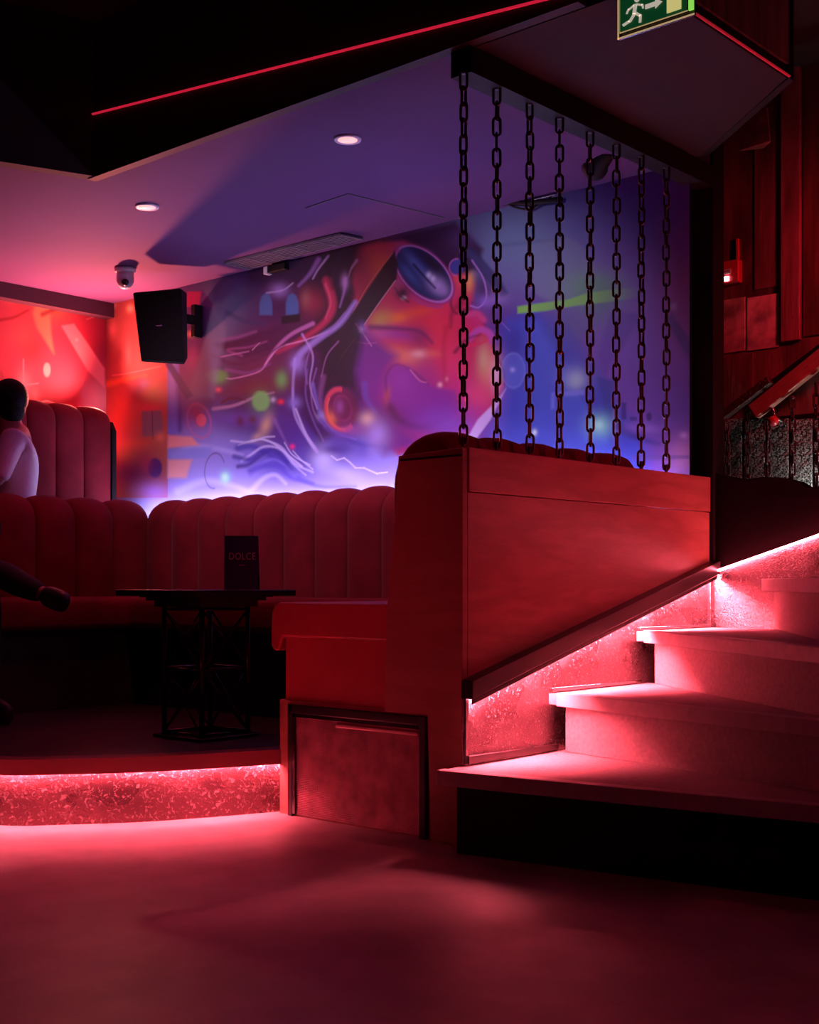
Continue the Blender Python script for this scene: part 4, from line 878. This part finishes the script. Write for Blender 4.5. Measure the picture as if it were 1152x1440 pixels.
# ---------------------------------------------------------------- exit sign
es = 0
e_bl = at(869, 56, 3.60); e_br = VS(977, 24, e_bl.y); w_s = (e_br.x-e_bl.x); h_s = w_s*.5
ex = thing('exit_sign', (e_bl.x+w_s/2, e_bl.y, e_bl.z), 'green running-man exit sign hanging at the top of the picture', 'sign')
sx, sy, sz = e_bl
def sp(u, v, o=0): return (sx+u*w_s, sy-o, sz+v*h_s)
MB().box((sx, sy, sz), (sx+w_s, sy+.008, sz+h_s)).build('acrylic_plate', mat('smoky_acrylic', (.05, .01, .015), .2), ex, label='dark acrylic plate')
rm = MB()
rm.box((sx, sy-.002, sz), (sx+.004, sy, sz+h_s)); rm.box((sx, sy-.002, sz), (sx+w_s, sy, sz+.004))
rm.box((sx+w_s*.05, sy-.008, sz+h_s*.10), (sx+w_s*.93, sy-.006, sz+h_s*.12)); rm.box((sx+w_s*.045, sy-.008, sz+h_s*.10), (sx+w_s*.053, sy-.006, sz+h_s*.92)); rm.box((sx+w_s*.05, sy-.008, sz+h_s*.91), (sx+w_s*.93, sy-.006, sz+h_s*.93))
rm.build('rim', M['signrim'], ex, label='pale glowing outline')
MB().box((sx+w_s*.056, sy-.010, sz+h_s*.125), (sx+w_s*.92, sy-.0085, sz+h_s*.90)).build('green_face', M['green'], ex, label='green face')
def sgn(name, polys_, m, lab):
    b_ = MB()
    for P_ in polys_: b_.prism([sp(u, v, .0135) for u, v in P_], (0, .0025, 0))
    b_.build(name, m, ex, label=lab)
def limb(a, b, w):
    a = Vector(a); b = Vector(b); d = (b-a).normalized(); n = Vector((-d.y*.5, d.x))*w
    return [tuple(a+n), tuple(b+n), tuple(b-n), tuple(a-n)]
man = [limb((.27, .64), (.25, .42), .045), limb((.26, .43), (.19, .27), .035), limb((.19, .29), (.10, .24), .03), limb((.27, .43), (.335, .33), .035), limb((.335, .35), (.33, .18), .03),
       limb((.29, .62), (.36, .56), .02), limb((.36, .58), (.37, .48), .02), limb((.25, .62), (.18, .56), .02), limb((.18, .58), (.15, .48), .02)]
man.append([(.29+.035*math.cos(a*math.pi/6), .74+.07*math.sin(a*math.pi/6)) for a in range(12)])
sgn('running_man', man, M['signwhite'], 'white running figure')
sgn('arrow', [[(.40, .44), (.53, .44), (.53, .38), (.62, .49), (.53, .60), (.53, .54), (.40, .54)]], M['signwhite'], 'white arrow')
sgn('door_symbol', [[(.68, .18), (.86, .18), (.86, .82), (.68, .82)]], M['signdoor'], 'yellow lit doorway')
MB().tube([(sx+w_s*.2, sy+.015, sz+h_s), (sx+w_s*.2, sy+.015, 3.45)], .004, 6).build('hanging_rod', M['chrome'], ex)
MB().tube([(sx+w_s*.8, sy+.015, sz+h_s), (sx+w_s*.8, sy+.015, 3.45)], .004, 6).build('hanging_rod', M['chrome'], ex)

MB().box((sx+w_s*.945, sy-.010, sz+h_s*.10), (sx+w_s*1.0, sy-.003, sz+h_s)).build('side_edge', M['signedge'], ex, label='glowing yellow-green side edge')
# ---------------------------------------------------------------- table and menu card
tc0 = at(290, 830, 5.45); TX, TY = tc0.x, tc0.y; TT = .872
tab = thing('cocktail_table', (TX, TY, PZ), 'square black table on a truss base in the booth', 'table')
MB().box((TX-.27, TY-.27, TT-.026), (TX+.27, TY+.27, TT)).build('tabletop', M['tabletop'], tab, bevel=.004)
for hwid, za, zb_ in ((.20, .84, .847), (.18, .826, .8405), (.155, .80, .826)):
    MB().box((TX-hwid, TY-hwid, za), (TX+hwid, TY+hwid, zb_)).build('under_tier', M['tabletop'], tab)
hh = .125
cor = [(-hh, -hh), (hh, -hh), (hh, hh), (-hh, hh)]
for (a, b) in cor: MB().tube([(TX+a, TY+b, PZ+.005), (TX+a, TY+b, .80)], .011, 8).build('leg', M['iron'], tab, True)
levels = [.27, .54, .79]
for k in range(4):
    a = cor[k]; b = cor[(k+1) % 4]
    for z in levels: MB().tube([(TX+a[0], TY+a[1], z), (TX+b[0], TY+b[1], z)], .006, 6).build('cross_rail', M['iron'], tab, True)
    for za, zb_ in ((.27, .54), (.54, .79)):
        MB().tube([(TX+a[0], TY+a[1], za), (TX+b[0], TY+b[1], zb_)], .005, 6).build('brace', M['iron'], tab, True)
        MB().tube([(TX+a[0], TY+a[1], zb_), (TX+b[0], TY+b[1], za)], .005, 6).build('brace', M['iron'], tab, True)
MB().box((TX-.16, TY-.16, PZ), (TX+.16, TY+.16, PZ+.012)).build('base_plate', M['iron'], tab, bevel=.003)
# menu card standing, facing the camera
mc = at(339, 830, 5.40); mdir = Vector((cT, sT, 0)); mn = Vector((sT, -cT, 0))
menu = thing('menu_card', (mc.x, mc.y, TT), 'navy menu card standing upright on the black table', 'menu')
w2 = .071; zt = TT+.228
L = lambda u, z, o=0: mc.__class__((mc.x, mc.y, 0))+mdir*u+mn*o+Vector((0, 0, z))
lf = MB().prism([L(-w2, TT+.001, .0), L(w2, TT+.001, .0), L(w2, zt, -.012), L(-w2, zt, -.012)], -mn*.003).build('front_leaf', M['navy'], menu)
MB().prism([L(-w2, TT+.001, -.07), L(w2, TT+.001, -.07), L(w2, zt, -.016), L(-w2, zt, -.016)], -mn*.003).build('rear_leaf', M['navy'], menu)
def text(body, size, loc, rot, m, parent, name, lab, xs=1.0):
    cu = bpy.data.curves.new(name, 'FONT'); cu.body = body; cu.size = size; cu.align_x = 'CENTER'; cu.align_y = 'CENTER'; cu.extrude = .0004; cu.space_character = 1.1
    o = bpy.data.objects.new(name+'_tmp', cu); COL.objects.link(o)
    dg = bpy.context.evaluated_depsgraph_get(); me = bpy.data.meshes.new_from_object(o.evaluated_get(dg)); bpy.data.objects.remove(o)
    me.materials.clear(); me.materials.append(m)
    n = bpy.data.objects.new(name, me); COL.objects.link(n); n.parent = parent; n.location = Vector(loc)-parent_world(parent); n.rotation_euler = rot; n.scale = (xs, 1, 1)
    if lab: n['label'] = lab
    return n
tilt = math.pi/2-.05
text('DOLCE', .042, L(.004, TT+.140, -.0055), (tilt, 0, TH), M['ink'], lf, 'lettering', 'pale lettering DOLCE', .78)
MB().bar(L(-.010, TT+.104, -.0040), L(.016, TT+.104, -.0040), .0015, .003).build('small_print', M['ink'], lf)

# ---------------------------------------------------------------- people
def skin_mesh(name, V, E_, root, m, parent, sub=2, **kw):
    """V: list of (co, rx, ry)"""
    org = parent_world(parent)
    bm = bmesh.new(); sk = bm.verts.layers.skin.verify(); bv = []
    for i, (co, rx, ry) in enumerate(V):
        v = bm.verts.new(Vector(co)-org); v[sk].radius = (rx, ry); v[sk].use_root = (i == root); bv.append(v)
    for a, b in E_: bm.edges.new((bv[a], bv[b]))
    me = bpy.data.meshes.new(name+'_rig'); bm.to_mesh(me); bm.free()
    o = bpy.data.objects.new(name+'_rig', me); COL.objects.link(o)
    md = o.modifiers.new('skin', 'SKIN'); md.use_smooth_shade = True
    s2 = o.modifiers.new('sub', 'SUBSURF'); s2.levels = sub; s2.render_levels = sub
    dg = bpy.context.evaluated_depsgraph_get(); out = bpy.data.meshes.new_from_object(o.evaluated_get(dg)); bpy.data.objects.remove(o)
    out.materials.clear(); out.materials.append(m); out.polygons.foreach_set('use_smooth', [True]*len(out.polygons))
    n = bpy.data.objects.new(name, out); COL.objects.link(n); n.parent = parent; return setp(n, **kw)
def ellipsoid(mb, c, r, rot=None, nu=20, nv=14, cut=None):
    vs = []; fs = []; c = Vector(c)
    for j in range(nv+1):
        ph = math.pi*j/nv
        for i in range(nu):
            th = 2*math.pi*i/nu; p = Vector((r[0]*math.sin(ph)*math.cos(th), r[1]*math.sin(ph)*math.sin(th), r[2]*math.cos(ph)))
            if rot: p = rot @ p
            vs.append(c+p)
    for j in range(nv):
        for i in range(nu): fs.append((j*nu+i, j*nu+(i+1) % nu, (j+1)*nu+(i+1) % nu, (j+1)*nu+i))
    return mb.add(vs, fs)
def seated(root, base, yaw, pose, mats, lean=0):
    """base = pelvis; local frame: x forward, y left, z up"""
    Rz = Matrix.Rotation(yaw, 3, 'Z'); base = Vector(base)
    def W(p): return base+Rz @ Vector(p)
    J = pose; V = []; idx = {}
    def add(n, co, rx, ry=None): idx[n] = len(V); V.append((W(co), rx, ry or rx))
    add('pel', (0, 0, 0), .14, .11); add('waist', (J['waist']), .13, .10); add('chest', J['chest'], .15, .11); add('uch', J['uchest'], .12, .10)
    add('neck', J['neck'], .055); add('jaw', J['jaw'], .068, .075); add('head', J['head'], .082, .095); add('crown', J['crown'], .055, .07)
    for s, n in ((1, 'L'), (-1, 'R')):
        add('sh'+n, J['sh'+n], .06); add('el'+n, J['el'+n], .042); add('wr'+n, J['wr'+n], .028, .03); add('pa'+n, J['pa'+n], .034, .016)
        add('hip'+n, (.03, s*.09, -.02), .095); add('kn'+n, J['kn'+n], .058); add('cf'+n, J['cf'+n], .054); add('an'+n, J['an'+n], .036); add('ft'+n, J['ft'+n], .034, .03)
    Eg = [('pel', 'waist'), ('waist', 'chest'), ('chest', 'uch'), ('uch', 'neck'), ('neck', 'jaw'), ('jaw', 'head'), ('head', 'crown')]
    for n in 'LR': Eg += [('uch', 'sh'+n), ('sh'+n, 'el'+n), ('el'+n, 'wr'+n), ('wr'+n, 'pa'+n), ('pel', 'hip'+n), ('hip'+n, 'kn'+n), ('kn'+n, 'cf'+n), ('cf'+n, 'an'+n), ('an'+n, 'ft'+n)]
    E_ = [(idx[a], idx[b]) for a, b in Eg]
    # fingers
    for n in 'LR':
        s = 1 if n == 'L' else -1
        wr = Vector(J['wr'+n]); pa = Vector(J['pa'+n]); d = (pa-wr).normalized(); side = d.cross(Vector((0, 0, 1))).normalized()*(-s)
        for k, (o, ln) in enumerate(((-.024, .062), (-.008, .075), (.008, .078), (.024, .070))):
            k0 = pa+side*o*1.0+d*.03; k1 = k0+d*ln*.5+Vector((0, 0, -.006)); k2 = k0+d*ln*.85+Vector((0, 0, -.022))
            i0 = len(V); V.append((W(k0), .010, .010)); V.append((W(k1), .009, .009)); V.append((W(k2), .0075, .0075))
            E_ += [(idx['pa'+n], i0), (i0, i0+1), (i0+1, i0+2)]
        k0 = wr.lerp(pa, .5)+side*.034; k1 = k0+side*.018+d*.03+Vector((0, 0, -.006)); i0 = len(V)
        V.append((W(k0), .012, .012)); V.append((W(k1), .0095, .0095)); E_ += [(idx['wr'+n], i0), (i0, i0+1)]
    # nose
    hd = Vector(J['head']); jw = Vector(J['jaw']); fw = Vector(J.get('face', (1, 0, 0))).normalized()
    body = skin_mesh('body', V, E_, 0, M['skin'], root)
    nm = MB(); nb_ = W(hd.lerp(jw, .5)+fw*.082); ff = (Rz @ fw); up = Vector((0, 0, 1)); sd = up.cross(ff)
    nm.add([nb_+up*.03, nb_+ff*.022-up*.012, nb_+sd*.015-up*.016, nb_-sd*.015-up*.016, nb_-ff*.02], [(0,1,2),(0,3,1),(1,3,2),(0,2,4),(0,4,3),(2,3,4)]); nm.build('nose', M['skin'], root, True)
    for sgn_ in (1, -1):
        em = MB(); ellipsoid(em, W(hd.lerp(jw, .45))+sd*sgn_*.088, (.016, .012, .030), nu=10, nv=8); em.build('ear', M['skin'], root, True)
        em = MB(); ellipsoid(em, W(hd.lerp(jw, .22)+fw*.083)+sd*sgn_*.03, (.012, .012, .009), nu=10, nv=8); em.build('eye', M['dark'], root, True)
    em = MB(); ellipsoid(em, W(jw+fw*.076)-up*.015, (.012, .024, .007), Rz.to_3x3(), 10, 8); em.build('mouth', M['shoe'], root, True)
    # hair shell
    hm = MB(); ellipsoid(hm, W(hd-fw*.018)+up*.022, (.108, .103, .112), None, 24, 16); ellipsoid(hm, W(hd.lerp(jw, .5)-fw*.042), (.075, .08, .085), None, 20, 12)
    hm.build('hair', mats['hair'], root, True, label='short black hair')
    # clothes
    def sub(names, edges, infl, m, nm_, lab):
        ids = {}; VV = []
        for n_ in names:
            co, rx, ry = V[idx[n_]]; ids[n_] = len(VV); VV.append((co, rx*infl[0]+infl[1], ry*infl[0]+infl[1]))
        return VV, [(ids[a], ids[b]) for a, b in edges], m, nm_, lab
    names = ['pel', 'waist', 'chest', 'uch', 'shL', 'elL', 'shR', 'elR']+(['wrL', 'wrR'] if mats.get('long') else [])
    edges = [e for e in Eg if e[0] in names and e[1] in names]
    VV, EE, m, nn_, lab = sub(names, edges, (1.08, .012), mats['top'], 'top', '')
    skin_mesh('shirt', VV, EE, 0, mats['top'], root, label=mats['toplabel'])
    names = ['pel', 'hipL', 'knL', 'cfL', 'anL', 'hipR', 'knR', 'cfR', 'anR']; edges = [e for e in Eg if e[0] in names and e[1] in names]
    VV, EE, m, nn_, lab = sub(names, edges, (1.06, .010), mats['bottom'], 'b', '')
    skin_mesh('trousers', VV, EE, 0, mats['bottom'], root, label='dark trousers')
    for n in 'LR':
        an = Vector(J['an'+n]); ft = Vector(J['ft'+n]); d = (ft-an).normalized(); toe = ft+d*.05
        heel = an-d*.055+Vector((0, 0, -.02)) if not J.get('shoe'+n) else Vector(J['shoe'+n][0])
        VV = [(W(an-d*.02), .045, .045), (W(an+d*.05), .050, .056), (W(ft), .046, .056), (W(toe), .034, .050)]
        skin_mesh('shoe', VV, [(0, 1), (1, 2), (2, 3)], 0, M['shoe'], root, label='dark shoe')
    return body
base_pose = dict(waist=(-.02, 0, .15), chest=(-.04, 0, .32), uchest=(-.02, 0, .44), neck=(0, 0, .54), jaw=(.03, 0, .60), head=(.02, 0, .68), crown=(.01, 0, .745),
    shL=(-.02, .18, .45), elL=(.06, .24, .20), wrL=(.27, .16, .12), paL=(.34, .14, .11), shR=(-.02, -.18, .45), elR=(.06, -.24, .20), wrR=(.27, -.16, .12), paR=(.34, -.14, .11),
    knL=(.46, .11, .01), cfL=(.47, .11, -.15), anL=(.44, .11, -.40), ftL=(.56, .12, -.45), knR=(.46, -.11, .01), cfR=(.47, -.11, -.15), anR=(.44, -.11, -.40), ftR=(.56, -.12, -.45))
# person in white shirt on the upper bench, back to the camera
def locate(px, py, t): return VT(px, py, t)
ph = VT(2, 600, -3.93)
P1b = (ph.x+.05, ph.y+.04, 1.27)
per1 = thing('person', (P1b[0], P1b[1], .70), 'person in a pale shirt with black hair seated on the upper bench, seen from behind', 'person')
po = dict(base_pose); 
for k in ('cfL', 'anL', 'ftL', 'cfR', 'anR', 'ftR'): pass
po['face'] = (.5, -.87, 0); po['jaw'] = (.02, -.02, .60)
seated(per1, P1b, math.radians(-125), po, dict(hair=M['hair'], top=M['shirt'], bottom=M['cloth_dark'], toplabel='pale loose shirt'))
# second person: only an elbow, a crossed leg and a shoe reach into the picture
per2 = thing('person', (-3.1, -.22, PZ), 'person in black at the left edge, crossed leg and dark shoe resting over the bench', 'person')
po = dict(base_pose)
kn = at(2, 806, 6.02); an = at(62, 836, 5.93); ft = at(84, 845, 5.90)
B2 = Vector((-3.17, -.20, .935)); rel = lambda p: tuple(Vector(p)-B2)
po['knL'] = rel(kn); po['cfL'] = rel(kn.lerp(an, .4)+Vector((0, 0, -.01))); po['anL'] = rel(an); po['ftL'] = rel(ft)
po['knR'] = (.46, -.06, -.02); po['cfR'] = (.49, -.06, -.2); po['anR'] = (.47, -.04, -.60); po['ftR'] = (.60, -.04, -.64)
po['elL'] = (.0, .25, .22); po['wrL'] = (.16, .06, .12); po['paL'] = (.22, .02, .10)
seated(per2, B2, 0.0, po, dict(hair=M['hair'], top=M['cloth_dark'], bottom=M['cloth_dark'], toplabel='black top', long=True))

# ---------------------------------------------------------------- hidden cove lights (real strips)
MB().box((-4.0, 1.50, 1.28), (-.14, 1.515, 1.30)).build('uplight_strip', M['ledviolet'], None, label='violet light strip hidden behind the mural bench back', cat='light strip')
MB().box((LT+.02, -.5, 1.86), (LT+.035, 1.50, 1.875)).build('uplight_strip', M['ledwarm'], None, label='red light strip hidden behind the tall upper bench', cat='light strip')

def area(loc, tgt, size, e, col, spread=180, sizey=None, shape='RECTANGLE'):
    l = bpy.data.lights.new('lamp', 'AREA'); l.energy = e; l.color = col; l.size = size; l.size_y = sizey or size; l.shape = shape; l.spread = math.radians(spread)
    o = bpy.data.objects.new('lamp', l); COL.objects.link(o); o.location = loc
    o.rotation_euler = (Vector(tgt)-Vector(loc)).to_track_quat('-Z', 'Y').to_euler(); return o
def spot(loc, tgt, e, col, ang=60, blend=.5, rad=.05):
    l = bpy.data.lights.new('spot', 'SPOT'); l.energy = e; l.color = col; l.spot_size = math.radians(ang); l.spot_blend = blend; l.shadow_soft_size = rad
    o = bpy.data.objects.new('spot', l); COL.objects.link(o); o.location = loc
    o.rotation_euler = (Vector(tgt)-Vector(loc)).to_track_quat('-Z', 'Y').to_euler(); return o
# wall-washers over the mural
spot((-.9, .25, 2.60), (-1.2, 1.6, 1.75), 44, (1, .66, .98), 95, .9, .12)
spot((-2.5, .25, 2.60), (-2.6, 1.6, 1.75), 44, (1, .68, .98), 95, .9, .12)
# added blue spot to tint the ceiling, no fixture here
spot((-.9, .9, 1.75), (-1.2, 1.0, 2.75), 6, (.10, .07, 1.0), 150, 1, .2)
# red flood hidden at the corner behind the tall upper bench
spot((-4.26, 1.46, 2.06), (-3.7, .8, 2.75), 230, (1, .20, .17), 150, 1, .04)
# red wash on the wood panel from across the stairs
spot((3.7, .3, 1.40), (.0, .8, 1.0), 100, (1, .004, .095), 36, .9, .15)
# red wash on the far wall
spot((1.3, 1.85, 2.6), (.5, 2.6, 2.1), 60, (1, .03, .06), 100, .9, .1)
# faint red over the bench ends
spot((-.3, -4.6, 1.3), (-.62, .3, .78), 85, (1, .016, .07), 24, .9, .2)
# dim red spot added to lift the front floor, no fitting there
spot((1.6, -1.9, 3.3), (1.4, -1.6, 0), 16, (1, .02, .06), 75, 1, .2)
# white work lamp low on the far wall, behind the short chains
spot((.18, 2.53, 1.28), (.12, 2.6, 1.50), 5, (.9, 1, .95), 150, .8, .02)

w = bpy.data.worlds.new('world'); SC.world = w; w.use_nodes = True
w.node_tree.nodes['Background'].inputs[0].default_value = (.012, .002, .006, 1); w.node_tree.nodes['Background'].inputs[1].default_value = .5
SC.view_settings.view_transform = 'Standard'; SC.view_settings.look = 'None'; SC.view_settings.gamma = 1; SC.view_settings.exposure = 0; SC.view_settings.use_curve_mapping = False
SC.cycles.max_bounces = 8; SC.cycles.diffuse_bounces = 4; SC.cycles.glossy_bounces = 4
SC.cycles.use_denoising = True
